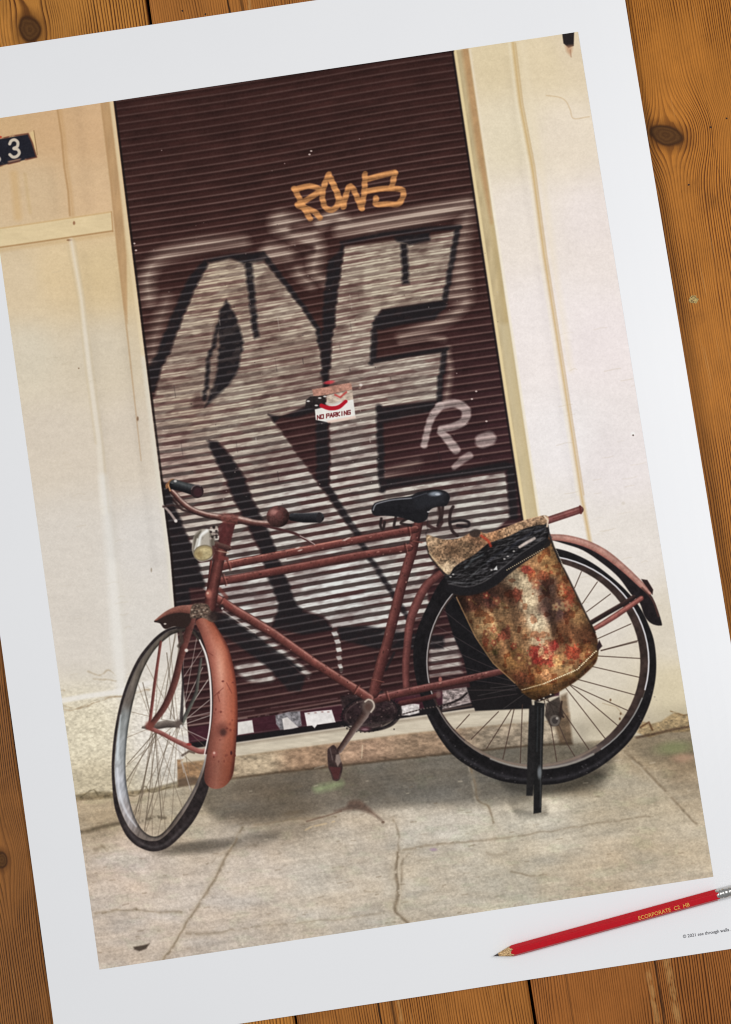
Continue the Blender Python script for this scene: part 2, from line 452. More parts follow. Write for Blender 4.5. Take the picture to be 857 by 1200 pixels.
    for a in ([(76, 826), (92, 829), (106, 823), (120, 817), (140, 816)], [(105, 786), (118, 791), (128, 785), (137, 792)], [(110, 795), (125, 797), (138, 799)], [(60, 810), (76, 809)]):
        line(a, 1.2, (156, 138, 112), 1.0, .5, True, wob=4, brk=.3)
    line([(72, 821), (100, 816), (136, 811), (176, 800)], 6, (222, 216, 208), 1.4, .8)
    line([(60, 832), (88, 830), (106, 826), (122, 819), (142, 816), (175, 807)], 1.3, (150, 130, 106), 1.0, .7, True, wob=5, brk=.25)
    # right door reveal and wall relief
    poly([(531, 61), (549, 59), (567, 180), (585, 300), (592.5, 352), (599.5, 398), (614.5, 500), (629.5, 600), (640, 660), (622, 660), (613, 609), (592, 470), (574, 350), (566.5, 300), (549, 182)], (188, 169, 132), .8, 1, tex=.09, sx=6, sy=26)
    line([(545, 55), (563, 180), (576, 262)], [9, 9, 2], (174, 132, 92), 2.6, .7, tex=.1); line([(576, 262), (600, 420), (628, 610)], [4, 6, 7], (182, 158, 112), 3, .5)
    poly([(584, 380), (597, 380), (629, 600), (640, 660), (620, 655), (606, 540)], (200, 186, 154), 3, .5)
    line([(550.5, 59), (568.3, 180), (586.3, 300), (594, 352), (601, 398), (616, 500), (631, 600), (639, 655)], 2.6, (240, 228, 204), 1.3, .7)
    line([(533.5, 61), (551.5, 182), (569, 300), (576.5, 350), (594.5, 470), (615.5, 609)], 3.0, (226, 204, 158), .8, .9)
    line([(601, 52), (609.5, 122), (623.5, 196), (637.5, 300), (658.5, 433), (681, 580), (692, 640)], [3, 3.6, 4, 4, 3.6, 3.6, 3.6], (198, 166, 116), 2.0, .85)
    line([(604, 52), (612.5, 122), (626.5, 196), (640.5, 300), (661.5, 433), (684, 580)], 1.4, (178, 144, 98), .9, .45)
    line([(597, 52), (605, 122), (619, 196), (633, 300), (654, 433), (677, 580)], 2.5, (238, 224, 196), 1.8, .5)
    line([(612, 52), (621, 122), (634, 200), (647, 300), (668, 433)], 7, (236, 218, 188), 4, .35)
    line([(640, 113), (655, 115), (663, 120), (668, 130), (672, 140), (690, 138)], .9, (190, 158, 118), .8, .6, True)
    poly([(658.5, 40), (672.5, 38), (672, 55), (666, 57.5), (660, 52)], (44, 38, 38), .6, 1)
    poly([(662, 55), (671, 54), (670, 62), (667.5, 66), (664, 62)], (186, 140, 108), 1.8, .65); line([(668, 60), (669, 68)], 1, (140, 92, 70), .8, .6)
    blob(741, 508.5, 2.2, 2, (236, 232, 228)); blob(741.3, 510.5, .9, .9, (70, 56, 48)); blob(730, 590, 2, 2, (206, 196, 182), .6)
    for k in range(50):
        x0 = rng.uniform(650, 800); y0 = rng.uniform(380, 830); L = rng.uniform(4, 12)
        line([(x0, y0), (x0 + L, y0 - L * .2 + rng.uniform(-1.5, 1.5)), (x0 + 1.6 * L, y0 - L * .3)], .7, (182, 164, 134), .7, rng.uniform(.1, .35), True)

    for pts, w, a, so in (([(100, 300), (112, 420), (124, 540), (134, 650)], [8, 10, 12, 12], .97, 7), ([(138, 320), (150, 420), (166, 540), (182, 660)], [6, 8, 8, 8], .965, 5), ([(92, 130), (104, 240)], [10, 12], .965, 7),
                          ([(594, 70), (610, 190), (628, 300), (650, 440), (672, 580)], [6, 7, 7, 7, 7], .97, 5), ([(80, 915), (140, 912), (205, 905)], [26, 24, 20], .90, 14), ([(690, 850), (750, 845), (812, 835)], [22, 22, 22], .90, 12), ([(60, 200), (66, 250)], [8, 8], .97, 5)):
        p = sm(pts); ss = bwin(p, np.max(w) + so + 2); d = sd_line(X[ss], Y[ss], p, w)[0]; img[ss] *= (1 - (1 - a) * (1 - step(-so, so, d)))[..., None]
    # ---- 2. roller shutter with its graffiti
    SH = [(134, 121), (156, 300), (171, 420), (186, 540), (200, 650), (205, 712), (214, 789), (222.5, 876), (320, 862), (497, 836), (655, 812),
          (640, 740), (613, 610), (592, 470), (574, 350), (566.5, 300), (549, 182), (531, 62), (528, 40), (134, 100)]
    sw = bwin(SH, 3)
    x, y = X[sw], Y[sw]
    shm = cov(sd_poly(x, y, SH), .7)
    t = y + .160 * x + 1.2 * np.sin(x / 60)
    tt = t - 191.7
    nn = tt / 9.02 - .0000069 * tt * tt
    sp = 9.05 + .7 * tt / 540
    idx = np.floor(nn).astype(np.int32)
    ph = (nn - idx).astype(f4)
    jit = rng.normal(0, 1, 400).astype(f4)
    j1 = jit[(idx + 100) % 400]
    jx = x + .55 * j1 + .5 * np.sin(ph * 6.28)
    jy = y
    stx = fbm(x - .0 * y, y + .16 * x, 46, 5, 0, 3)           # streaks along the slats
    blotch = fbm(x, y + .16 * x, 16, 7, 3, 3)
    fine = fbm(x, y + .16 * x, 9, 1.6, 4, 2)
    Ms = np.zeros(x.shape, f4); Mk = np.zeros(x.shape, f4); Mh = np.zeros(x.shape, f4)
    oy, ox = sw[0].start, sw[1].start
    def mk(M, pts, soft=1.2, amt=1., smooth=False, strokew=None, op='max'):
        if smooth: pts = sm(pts, strokew is None)
        s = bwin(pts, (np.max(strokew) if strokew is not None else 0) + soft + 4)
        r = slice(max(0, s[0].start - oy), max(0, s[0].stop - oy)); c = slice(max(0, s[1].start - ox), max(0, s[1].stop - ox))
        xx, yy = jx[r, c], jy[r, c]
        if xx.size == 0: return
        d = sd_poly(xx, yy, pts) if strokew is None else sd_line(xx, yy, pts, strokew)[0]
        m = cov(d, soft) * amt
        if op == 'max': M[r, c] = np.maximum(M[r, c], m)
        else: M[r, c] *= 1 - m
    # silver fills
    mk(Ms, [(245, 309), (268, 303), (286, 307), (308, 305), (334, 334), (361, 370), (374, 392), (379, 440), (381, 470), (345, 482), (322, 489), (345, 527), (382, 578), (405, 612),
            (430, 648), (458, 694), (480, 730), (470, 745), (392, 738), (380, 722), (347, 712), (325, 650), (306, 606), (287, 560), (262, 523), (245, 516), (252, 535), (282, 600), (306, 650), (330, 712),
            (318, 733), (290, 720), (262, 712), (240, 690), (225, 640), (207, 600), (190, 568), (181, 520), (180, 470), (190, 433), (204, 400), (216, 370), (230, 337)], 2.0)
    mk(Ms, [(404, 290), (465, 282), (505, 277), (537, 271), (525, 335), (520, 352), (447, 363), (440, 373), (437, 425), (480, 418), (522, 411), (514, 470), (443, 478), (447, 575), (592, 551),
            (598, 606), (560, 640), (520, 640), (500, 690), (505, 720), (480, 728), (460, 695), (430, 648), (410, 615), (388, 572), (386, 500), (384, 470), (386, 440), (391, 384), (396, 341), (402, 305)], 1.6)
    mk(Ms, [(278, 779), (310, 776), (321, 789), (318, 799), (295, 799), (280, 789)], 2.5, .9, True)
    mk(Ms, [(262, 716), (285, 726), (322, 752), (345, 772), (365, 789), (362, 795), (340, 777), (310, 757), (280, 738), (258, 726)], 2.0, .9)
    mk(Ms, [(392, 736), (396, 752), (397, 768), (400, 786)], .8, .95, False, [7, 6, 6, 4])
    mk(Ms, [(415, 735), (440, 737), (470, 742), (500, 748)], 2, .5, False, [5, 4, 3, 3])
    mk(Ms, [(503, 752), (536, 744), (541, 788), (503, 792)], 3, .8)
    # halos of overspray
    mk(Mh, [(176, 350), (174, 325), (190, 302), (235, 288), (285, 284)], 8, .75, True, [14, 14, 14, 13, 10])
    mk(Mh, [(178, 420), (184, 390), (196, 352)], 7, .45, True, [16, 14, 14])
    mk(Mh, [(400, 268), (450, 262), (500, 252), (548, 240)], 7, .9, True, [16, 17, 18, 12])
    mk(Mh, [(548, 250), (540, 300), (540, 345)], 7, .55, True, [16, 18, 26])
    mk(Mh, [(528, 345), (545, 352), (530, 372), (500, 385), (470, 395)], 5, .6, True, [14, 14, 12, 12, 8])
    mk(Mh, [(330, 262), (355, 275), (372, 292), (368, 318), (382, 330)], 7, .8, True, [26, 28, 16, 14, 8])
    mk(Mh, [(318, 296), (338, 300), (352, 322), (365, 335)], 6, .7, True, [22, 16, 12, 8])
    mk(Mh, [(375, 262), (395, 255), (425, 268), (440, 272)], 5, .8, True, [14, 12, 8, 6])
    mk(Mh, [(525, 410), (528, 440), (522, 470)], 3, .5, False, 7)
    mk(Mh, [(470, 400), (500, 395), (520, 398)], 3, .5, False, 7)
    mk(Mh, [(452, 556), (490, 542)], 5, .35, False, 9)
    mk(Mh, [(205, 330), (245, 295)], 4, .0, False, 8)
    mk(Mh, [(350, 289), (366, 292)], 3, .9, False, 8, op='cut')
    mk(Mh, [(345, 268), (362, 268)], 4, .8, False, 10, op='cut')
    mk(Mh, [(340, 312), (350, 306)], 4, .8, False, 12, op='cut')
    # maroon windows in the silver
    mk(Ms, [(315, 486), (330, 489), (345, 483), (370, 472), (384, 480), (387, 570), (380, 574), (345, 527), (322, 496)], 1.5, .97, op='cut')
    mk(Ms, [(250, 381), (244, 440), (241, 474), (252, 467), (268, 449), (284, 419), (282, 400), (277, 372), (266, 352)], 1.2, .25, op='cut')
    mk(Ms, [(238, 470), (230, 474), (233, 466)], 3, .6, False, 10, op='cut')
    mk(Ms, [(447, 366), (520, 354), (509, 376), (475, 392), (522, 412), (440, 425), (440, 390)], 1.5, .75, op='cut')
    mk(Ms, [(442, 480), (512, 470), (560, 470), (590, 545), (448, 572)], 1.0, 1, op='cut')
    # black outlines
    for pts in ([(241.7, 304.3), (245.2, 310.2), (230, 337), (216, 369.7), (204.3, 400), (190.3, 432.7), (181, 460), (174, 460), (174.3, 432.7), (185.7, 409.4), (197.3, 381.4), (209, 353.4), (220.7, 327.7), (234.7, 311.3)],
                [(239, 307), (246, 304), (272, 298.5), (309, 296), (312, 305.5), (295, 309), (286, 310), (272, 303), (249, 308)],
                [(287, 306.7), (296.5, 308), (300, 353), (303.5, 395), (297, 397.7), (293, 358)],
                [(258, 366), (266, 352), (275, 367), (282, 386), (285.5, 409.4), (279, 436), (264, 457), (240, 478), (247, 462), (254, 440), (257, 423), (256, 388)],
                [(242.3, 516.3), (254, 517.5), (272.7, 537.3), (286.7, 560.7), (298.4, 588.7), (315, 621.7), (324, 647), (336, 678), (347, 706), (357, 717), (380, 724), (390, 738), (355, 744), (320, 735), (326, 715), (326.7, 706), (315, 680), (305.7, 647), (291.7, 617), (277.3, 588.7), (265.7, 563), (249.3, 532.7)],
                [(246, 716), (269, 722), (320.7, 760.7), (358, 793), (353, 809.7), (339, 809.7), (316, 784), (288, 762), (260, 742), (246, 730)],
                [(315, 486), (330, 489), (322, 496)], [(369, 472), (384, 494), (386.7, 569.4), (379.7, 574), (371, 560), (370, 495)],
                [(330, 489), (345, 483), (370, 472), (370, 483), (345, 490)],
                [(400.3, 283), (404, 289.3), (401.6, 304.7), (396.5, 340.7), (391.3, 384.3), (388.8, 410), (386, 440), (384, 462), (379, 462), (378.5, 440), (377, 394.6), (379.8, 348.4), (385, 307.3), (399, 294.5)],
                [(460.7, 277.8), (504, 272.6), (504, 283), (480, 288), (466, 284)], [(469.6, 286), (477.4, 286), (480, 333), (472, 334)],
                [(440, 371.5), (447.8, 363.8), (519.7, 352.2), (523.6, 357.4), (509.4, 375.3), (473.5, 380.5), (450.4, 387), (441.4, 387)],
                [(442.7, 478.3), (512.7, 470), (503.4, 483), (480, 487.7), (445, 497)],
                [(447, 562), (529, 553), (592, 541), (604, 544), (606, 609), (596, 609), (594, 551), (529, 560), (447, 574)],
                [(190, 563), (200.5, 575), (213, 610), (225, 640), (236.7, 670.7), (241, 689), (222.7, 689), (222.7, 712), (205, 712), (200.5, 654), (188, 570)],
                [(396, 735), (430, 733), (480, 742), (520, 745), (520, 760), (440, 760), (400, 750)]):
        mk(Mk, pts, 1.9)
    for pts, w in (([(309, 299), (333, 330), (360, 366), (373, 389), (379, 412), (380, 440)], [7, 6, 5.5, 5.5, 6, 6]), ([(258, 378), (246, 418), (240.5, 468)], 5),
                   ([(384, 572), (420, 628.7), (434, 655), (462, 697.7), (478, 723)], [9, 7, 6.5, 6, 6]), ([(401.6, 285.5), (450, 275.5), (504, 269), (539, 267)], [5, 5.5, 5.5, 5]),
                   ([(536.4, 270), (530, 304.7), (525, 333), (521, 352)], 6.5), ([(441, 374), (439, 400), (436.5, 425)], 7.5), ([(437, 424), (480, 416), (523, 410)], 5.5),
                   ([(522, 410), (517, 440), (514, 471)], 6.5), ([(444, 478), (446, 530), (449, 574)], 8), ([(250, 720), (300, 748), (352, 785)], [8, 7, 4]),
                   ([(500, 585), (500, 640)], 0.1)):
        mk(Mk, pts, 1.6, .95, False, w)
    # worn, patchy coverage
    Ms *= (.74 + .26 * step(.25, .5, blotch)) * (.72 + .28 * step(.36, .5, fbm(x, y + .16 * x, 40, 22, 1, 3)))
    Ms *= .8 + .2 * step(.3, .6, fine)
    Mk *= .82 + .18 * step(.25, .5, fbm(x, y + .16 * x, 9, 5, 2, 2))
    low = step(420, 640, t)[..., None] * np.ones(1, f4)
    maroon = col((59, 36, 33)) * (1 - low) + col((56, 34, 35)) * low
    rgt = step(430, 600, x)[..., None] * step(300, 420, y)[..., None]
    maroon = maroon * (1 - .4 * rgt) + col((56, 33, 39)) * .4 * rgt
    maroon = maroon * (1 + .28 * (blotch - .5) + .2 * (stx - .5))[..., None]
    topd = step(330, 160, t)[..., None]
    line_p = np.exp(-((ph - .52) / .115) ** 2)
    under = np.exp(-((ph - .80) / .16) ** 2)
    hl = (col((118, 94, 88)) * (1 - .16 * topd))
    hstr = (.9 - .25 * topd[..., 0]) * (.75 + .5 * (stx - .4))
    base = maroon + (hl - maroon) * np.clip(line_p * hstr, 0, 1)[..., None]
    base *= (1 - .22 * under * (1 - .4 * topd[..., 0]))[..., None]
    # silver profile : twin bright lines high up, one broad bright band lower down
    pr_hi = np.maximum(np.exp(-((ph - .34) / .11) ** 2), np.exp(-((ph - .66) / .13) ** 2)) * .85 + .24
    pr_lo = step(.12, .32, ph) * (1 - step(.62, .80, ph))
    lw = step(470, 640, t)
    pr = pr_hi * (1 - lw) + pr_lo * lw
    s_light = idw(x, y, [(250, 340, (196, 179, 155)), (340, 400, (192, 177, 157)), (460, 330, (198, 185, 163)), (470, 440, (198, 187, 171)), (220, 480, (180, 163, 143)), (200, 540, (178, 157, 145)), (300, 470, (192, 181, 161)),
                         (300, 560, (192, 181, 167)), (410, 540, (200, 191, 181)), (400, 690, (214, 214, 209)), (340, 600, (204, 199, 191)), (540, 590, (202, 197, 187)), (280, 690, (206, 203, 197))], 2.5)
    s_dark = col((122, 104, 95)) * (1 - low) + col((94, 82, 78)) * low
    s_dark = s_dark + (col((90, 58, 56)) - s_dark) * step(.45, .62, fbm(x, y + .16 * x, 34, 8, 5, 2))[..., None] * .8
    s_dark = s_dark * (1 - .18 * lw)[..., None]
    silver = s_dark + (s_light - s_dark) * np.clip(pr * (1.04 + .3 * (fine - .4)), 0, 1)[..., None]
    Mhh = np.clip(Mh * (.35 + .9 * line_p + .5 * np.exp(-((ph - .25) / .12) ** 2)) * (1.0 + .6 * stx), 0, 1) * 1.05
    hal = col((178, 158, 144))
    res = base + (hal - base) * Mhh[..., None]
    res = res + (silver - res) * Ms[..., None]
    blk = col((32, 28, 30)) + (col((80, 75, 76)) - col((32, 28, 30))) * (line_p * (.55 + .4 * stx))[..., None]
    res = res + (blk - res) * (Mk * .97)[..., None]
    put(sw, shm, res)
    for k in range(10):
        blob(rng.uniform(180, 580), rng.uniform(150, 560), .8, .7, (170, 150, 146), rng.uniform(.3, .8))
    for p in ((558, 459), (553, 468), (570, 494), (158, 286), (160, 294), (365, 178), (363, 182)): blob(p[0], p[1], 1.4, 1, (214, 198, 190), .8)
    # spray tags: R and dots, ROW5, set on the slats
    def tag(pts, w, c, soft=1., alpha=.9):
        s = bwin(pts, np.max(w) + 3)
        x, y = X[s], Y[s]
        t = y + .160 * x + 1.2 * np.sin(x / 60) - 191.7
        nn = t / 9.02 - .0000069 * t * t
        p = nn - np.floor(nn)
        d = sd_line(x + .35 * np.sin(p * 6.28), y, pts, w)[0]
        m = cov(d, soft) * alpha
        pr = .80 + .28 * np.exp(-((p - .5) / .18) ** 2) - .18 * np.exp(-((p - .95) / .14) ** 2) + .16 * (fbm(x, y, 4, 3, 2, 2) - .5)
        put(s, m, np.clip(col(c) * pr[..., None], 0, 1))
    wt = (196, 176, 170)
    tag(sm([(516, 476), (508, 486), (503, 497), (497, 522)]), [9, 9, 8, 8], wt, 1.2, .85)
    tag(sm([(514, 477), (533, 473), (546, 481), (544, 493), (532, 500), (517, 503)]), [9, 10, 11, 10, 9, 8], wt, 1.2, .8)
    tag([(516, 506), (524, 514), (534, 527)], [8, 10, 11], wt, 1.2, .85)
    tag([(550, 534), (542, 539), (532, 548)], [9, 9, 6], wt, 1.2, .7)
    tag([(565, 517), (573, 514)], 17, wt, 1.6, .75)
    og = (216, 152, 98)
    for pts in ([(345, 222), (350, 231), (354, 240), (363.6, 257)], [(346, 223), (363, 219), (375, 224), (363, 233), (349, 241)], [(350, 242), (362, 246), (370, 250), (375, 256)],
                [(386, 205), (381, 216), (378, 230), (381, 243), (389, 247), (396, 241), (396, 230), (391, 218), (386, 209)], [(388, 210), (395, 226), (403, 243)], [(402, 243), (411, 219), (424, 245)], [(424, 245), (427, 226), (428, 205)],
                [(463, 203), (445, 207), (431, 211)], [(463, 204), (459, 221)], [(430, 225), (450, 222), (472, 224), (468, 239), (454, 240), (441, 240), (441, 233)]):
        tag(sm(pts), 6.8, og, .9, .92)
    for k in range(22):
        x0 = rng.uniform(200, 520); y0 = rng.uniform(330, 560); L = rng.uniform(4, 16)
        line([(x0, y0), (x0 + L * .15, y0 + L)], rng.uniform(.6, 1.2), (40, 34, 36) if rng.random() < .6 else (188, 176, 166), .7, rng.uniform(.2, .6), brk=.35)
    for k in range(160):
        x0 = rng.uniform(180, 585); y0 = rng.uniform(250, 600)
        blob(x0, y0, rng.uniform(.4, 1.1), rng.uniform(.4, .9), (200, 188, 178) if rng.random() < .5 else (34, 28, 30), rng.uniform(.1, .5))
    # NO PARKING card and the torn hasp
    poly([(366, 456.8), (411.8, 448.7), (413, 456.8), (373.3, 465), (367.5, 464)], (172, 128, 112), .6, 1, tex=.25, sx=3, sy=2)
    poly([(383, 464), (413, 457), (414.2, 469), (397, 473), (383, 475)], (182, 164, 148), .6, 1, tex=.3, sx=4, sy=2)
    poly([(359, 469), (364, 465), (381.5, 464), (382, 475.5), (369, 479.5), (358, 478)], (38, 32, 32), .8, .95, tex=.3)
    for p in ((361.5, 470.5), (375, 466.8), (371, 475.5), (381, 465)): blob(p[0], p[1], 2.0, 1.0, (210, 204, 198), .9)
    blob(386, 448.5, 6, 2.0, (196, 60, 70), .8, 1.0, -.15); line([(393, 463), (399, 466), (406, 460)], 2.2, (176, 62, 60), .7, .8)
    line([(411, 449), (424, 451), (422, 455)], 2.5, (146, 124, 112), .8, .8); blob(423, 451.5, 2, 1.5, (224, 214, 206), .8)
    poly([(369.3, 480.2), (380, 477.5), (404, 470.5), (414.2, 468.5), (417, 490), (385, 495.3), (370.4, 492.4)], (222, 218, 210), .6, 1, tex=.05)
    line(sm([(376.8, 475.6), (386, 478.6), (396.7, 477.6), (405.5, 470.8)]), [4.6, 5, 4.8, 4], (166, 26, 42), .6)
    line(sm([(383, 473), (391, 474.5), (399, 471)]), 3, (196, 188, 178), .8, .8)
    poly([(383, 493.5), (416.5, 487.5), (417, 490.5), (385, 496)], (216, 176, 158), 1, .6)
    G = {'N': [[(0, 1), (0, 0), (1, 1), (1, 0)]], 'O': [[(0, 0), (1, 0), (1, 1), (0, 1), (0, 0)]], 'P': [[(0, 1), (0, 0), (1, 0), (1, .5), (0, .5)]], 'A': [[(0, 1), (.5, 0), (1, 1)], [(.2, .6), (.8, .6)]],
         'R': [[(0, 1), (0, 0), (1, 0), (1, .5), (0, .5), (1, 1)]], 'K': [[(0, 0), (0, 1)], [(1, 0), (0, .5), (1, 1)]], 'I': [[(.5, 0), (.5, 1)]], 'G': [[(1, 0), (0, 0), (0, 1), (1, 1), (1, .5), (.5, .5)]]}
    bx, by = 372.2, 487.3
    for ch in 'NO PARKING':
        for st in G.get(ch, []):
            line([(bx + u * 2.9, by + v * 4.4 - u * .45) for u, v in st], 1.15, (96, 26, 30), .45, .95)
        bx += 4.15 if ch != ' ' else 2.4; by -= .66 if ch != ' ' else .36
    # dark guides beside the slats, and the bottom rail with its stickers
    line([(135, 119), (157.5, 300), (172.5, 420), (187.5, 540), (201.5, 650), (206.5, 712)], 2.2, (30, 24, 22), .9, .9)
    line([(530, 60), (548, 182), (565.5, 300), (573, 350), (591, 470), (612, 609)], 2.2, (30, 24, 24), .9, .9)
    line([(134, 118), (531, 61)], 2.5, (30, 20, 20), .9, .6)
    poly([(222, 852), (320, 838), (397, 826), (505, 812), (655, 790), (655, 815), (500, 836), (320, 862), (222, 876)], (64, 34, 42), 1, .92, tex=.2, sx=12, sy=5)
    line([(222, 850), (320, 837), (397, 826), (440, 820)], 1.6, (150, 126, 120), .9, .65, brk=.42)
    line([(222, 843), (320, 829), (397, 818), (440, 812)], 1.2, (118, 92, 90), .9, .6, brk=.4)
    line([(222, 874), (320, 860), (497, 834), (622, 816)], 7, (30, 26, 28), .9, 1)
    line([(225, 868), (320, 855.5), (497, 829.5)], 1.0, (92, 74, 74), .8, .6)
    poly([(279, 846), (296, 843.5), (298, 858), (279, 861)], (206, 200, 194), .6, 1, tex=.08)
    poly([(323, 838), (338, 834), (352, 833), (354, 850), (343, 854), (329, 855), (324, 848)], (124, 120, 122), .8, 1, tex=.45, sx=3, sy=3)
    poly([(331, 842), (337, 840), (350, 852), (333, 855)], (210, 202, 196), .6, .9, tex=.1)
    poly([(357, 835), (372, 833), (389, 831.5), (393.5, 846), (372, 849), (369, 853), (366, 850), (360, 850.5)], (218, 212, 208), .6, 1, tex=.1)
    for p in ((362, 836), (370, 835), (378, 834), (385, 834)): blob(p[0], p[1], 1.6, .8, (150, 120, 116), .8)
    poly([(468, 827), (480, 824), (491.5, 825), (491.5, 835), (480, 838), (470, 838)], (196, 188, 184), .8, 1, tex=.3, sx=3, sy=2)

    # ---- 3. step, kerb and pavement
    ground = [(-60, 945), (90, 934), (140, 929), (209, 921), (320, 905), (480, 888), (617, 873), (669, 871), (746, 862), (806, 853), (860, 846), (900, 1100), (100, 1200), (-60, 1200)]
    gs = bwin([(60, 840), (860, 1150)], 2)
    x, y = X[gs], Y[gs]
    gm = cov(sd_poly(x, y + 1.6 * (fbm(x, y, 14, 30, 2, 2) - .5), ground), 1.2)
    gc = idw(x, y, [(120, 950, (159, 143, 121)), (200, 945, (163, 151, 132)), (150, 1010, (186, 171, 159)), (130, 1100, (178, 164, 151)), (230, 1060, (184, 171, 159)), (300, 1030, (188, 176, 164)), (380, 1050, (184, 173, 159)), (330, 940, (152, 137, 119)),
                    (420, 990, (182, 169, 153)), (520, 960, (187, 178, 165)), (500, 1030, (176, 166, 151)), (600, 1020, (176, 166, 149)), (700, 1010, (180, 166, 146)), (640, 965, (190, 181, 165)), (760, 940, (178, 166, 146)), (800, 900, (150, 133, 111)), (800, 990, (184, 170, 149)), (760, 880, (152, 137, 115)), (700, 925, (172, 160, 140))], 3)
    st = fbm(x + .2 * y, y + .14 * x, 60, 5, 0, 4); fi = fbm(x, y, 3, 2.2, 3, 3); md = fbm(x, y + .14 * x, 24, 12, 5, 3)
    st2 = fbm(x + .3 * y, y + .15 * x, 22, 2.6, 1, 3)
    gc = gc * (1 + .15 * (st - .5) + .20 * (fi - .5) + .13 * (md - .5) + .07 * (st2 - .5) + .13 * (fbm(x, y + .1 * x, 90, 40, 2, 3) - .5) + .09 * (fbm(x - .5 * y, y + .5 * x, 5, 14, 0, 3) - .5))[..., None]
    tint = (fbm(x, y, 40, 16, 4, 2) - .5)[..., None] * np.array([.02, .0, -.025], f4)
    gc = gc * (1 + tint * 2) * np.array([1.035, 1.03, 1.02], f4) * (1 + .13 * (fbm(x, y, 1.4, 1.1, 5, 2) - .5))[..., None]
    lic = step(.60, .74, fbm(x, y, 26, 10, 1, 3))[..., None]
    gc = gc * (1 - .25 * lic) + gc * np.array([.97, 1.03, .98], f4) * .25 * lic
    put(gs, gm, gc)
    # step : pale tread edge, brown rough riser
    riser = [(208, 890), (277, 882), (320, 877), (480, 855), (617, 841), (668, 834), (669, 872), (617, 874), (480, 888), (320, 906), (209, 921)]
    s = bwin(riser, 2); x, y = X[s], Y[s]
    rc = idw(x, y, [(215, 905, (138, 108, 80)), (300, 895, (164, 144, 118)), (360, 890, (146, 118, 94)), (420, 880, (148, 120, 98)), (500, 875, (152, 126, 102)), (600, 860, (160, 142, 120)), (640, 860, (174, 156, 132))])
    rc = rc * np.array([1.05, 1.07, 1.1], f4) * (1 + .5 * (fbm(x, y, 4, 2.6, 4, 3) - .5) + .4 * (fbm(x, y, 18, 6, 0, 2) - .5))[..., None]
    put(s, cov(sd_poly(x, y, riser), 1.0), rc)
    poly([(222, 878), (277, 871), (320, 864.5), (497, 839), (622, 821), (660, 816), (662, 842), (617, 846), (480, 859), (320, 880), (277, 886), (212, 894)], (196, 184, 164), 1.2, .96, tex=.10, sx=18, sy=3)
    line([(212, 895), (277, 887), (320, 881), (480, 860), (617, 847), (660, 843)], 2.2, (150, 128, 102), 1.6, .5, brk=.4)
    line([(222, 879), (277, 872), (320, 866), (497, 841), (622, 823)], 3, (120, 106, 92), 2, .55)
    line([(209, 921), (320, 905.5), (400, 897), (480, 888), (617, 873.5), (669, 871)], 2.2, (96, 78, 60), 1.3, .75, tex=.3)
    poly([(209, 912), (228, 909), (240, 916), (209, 922)], (84, 72, 62), 2, .7)
    line([(425, 873), (424, 888)], 1, (206, 186, 158), .6, .8)
    for a in ([(500, 886), (510, 888), (521, 886)], [(369, 900), (380, 897)]): line(a, 1.2, (200, 190, 172), .8, .6)
    # left wall foot, broken plaster, right wall foot
    poly([(60, 936), (92, 930), (115, 927), (140, 928), (175, 924), (209, 915), (209, 922), (140, 934), (92, 938)], (112, 98, 74), 1.4, .65, tex=.5)
    line([(95, 934), (110, 925), (118, 933), (140, 930), (160, 932), (170, 921), (178, 928), (200, 922)], 1.3, (76, 66, 48), .9, .6, True, brk=.35)
    line([(86, 976), (104, 973), (122, 968), (140, 964)], [3, 5, 4, 3], (92, 80, 64), 1.8, .75, tex=.3)
    line([(112, 972), (150, 962), (185, 956)], 3.5, (100, 88, 72), 2, .6, brk=.4)
    line([(165, 962), (182, 957), (194, 958)], 3.4, (74, 66, 54), 1.4, .6, brk=.35)
    poly([(657, 815), (664, 812), (667, 838), (671, 872), (656, 872), (650, 850)], (96, 76, 58), 2.0, .75, tex=.35)
    poly([(746, 858), (752, 845), (762, 848), (774, 845), (790, 834), (806, 838), (812, 850), (806, 857), (780, 858), (760, 864)], (140, 116, 82), 1.2, .7, tex=.55, sx=3, sy=2)
    line([(746, 864), (765, 860), (785, 855), (812, 850)], 2.5, (84, 64, 50), 1.3, .8, tex=.3)
    line([(750, 852), (760, 846), (764, 855)], 2, (86, 58, 38), .9, .8)
    line([(785, 833), (800, 838), (808, 836)], 1.2, (110, 84, 56), .8, .8, brk=.3)
    for p in ((715, 820), (726, 842), (727, 836)): blob(p[0], p[1], 1.2, 1.6, (96, 72, 52), .8)
    line([(706, 824), (722, 828), (730, 838)], .8, (160, 140, 112), .7, .7)
    shade([(740, 866), (810, 852), (830, 880), (820, 900), (760, 890)], .86, 8)
    blob(790, 876, 20, 7, (126, 146, 92), .4, 1.6, -.1); blob(800, 888, 12, 5, (190, 150, 126), .5, 1.4)
    # shade lying under the bicycle and along the step
    shade([(240, 925), (320, 903), (480, 886), (620, 872), (690, 870), (720, 890), (700, 925), (640, 934), (560, 943), (430, 947), (360, 955), (260, 962)], .66, 8)
    shade([(400, 905), (620, 876), (680, 880), (690, 912), (600, 930), (430, 938)], .88, 9)
    shade([(480, 862), (660, 842), (670, 872), (480, 890)], .9, 5)
    shade([(186, 992), (230, 985), (270, 984), (300, 976), (330, 976), (300, 992), (240, 998), (200, 1000)], .78, 5)
    shade([(280, 965), (340, 955), (400, 960), (350, 985), (290, 985)], .92, 8)
    shade([(165, 990), (182, 996), (210, 990), (275, 982), (270, 992), (190, 1002)], .74, 5.5)
    shade([(585, 908), (620, 917), (665, 915), (700, 902), (705, 912), (660, 928), (600, 928)], .66, 6)
    shade([(596, 936), (620, 934), (640, 944), (636, 956), (606, 952)], .8, 4)
    # cracks and marks
    ck = (104, 88, 70)
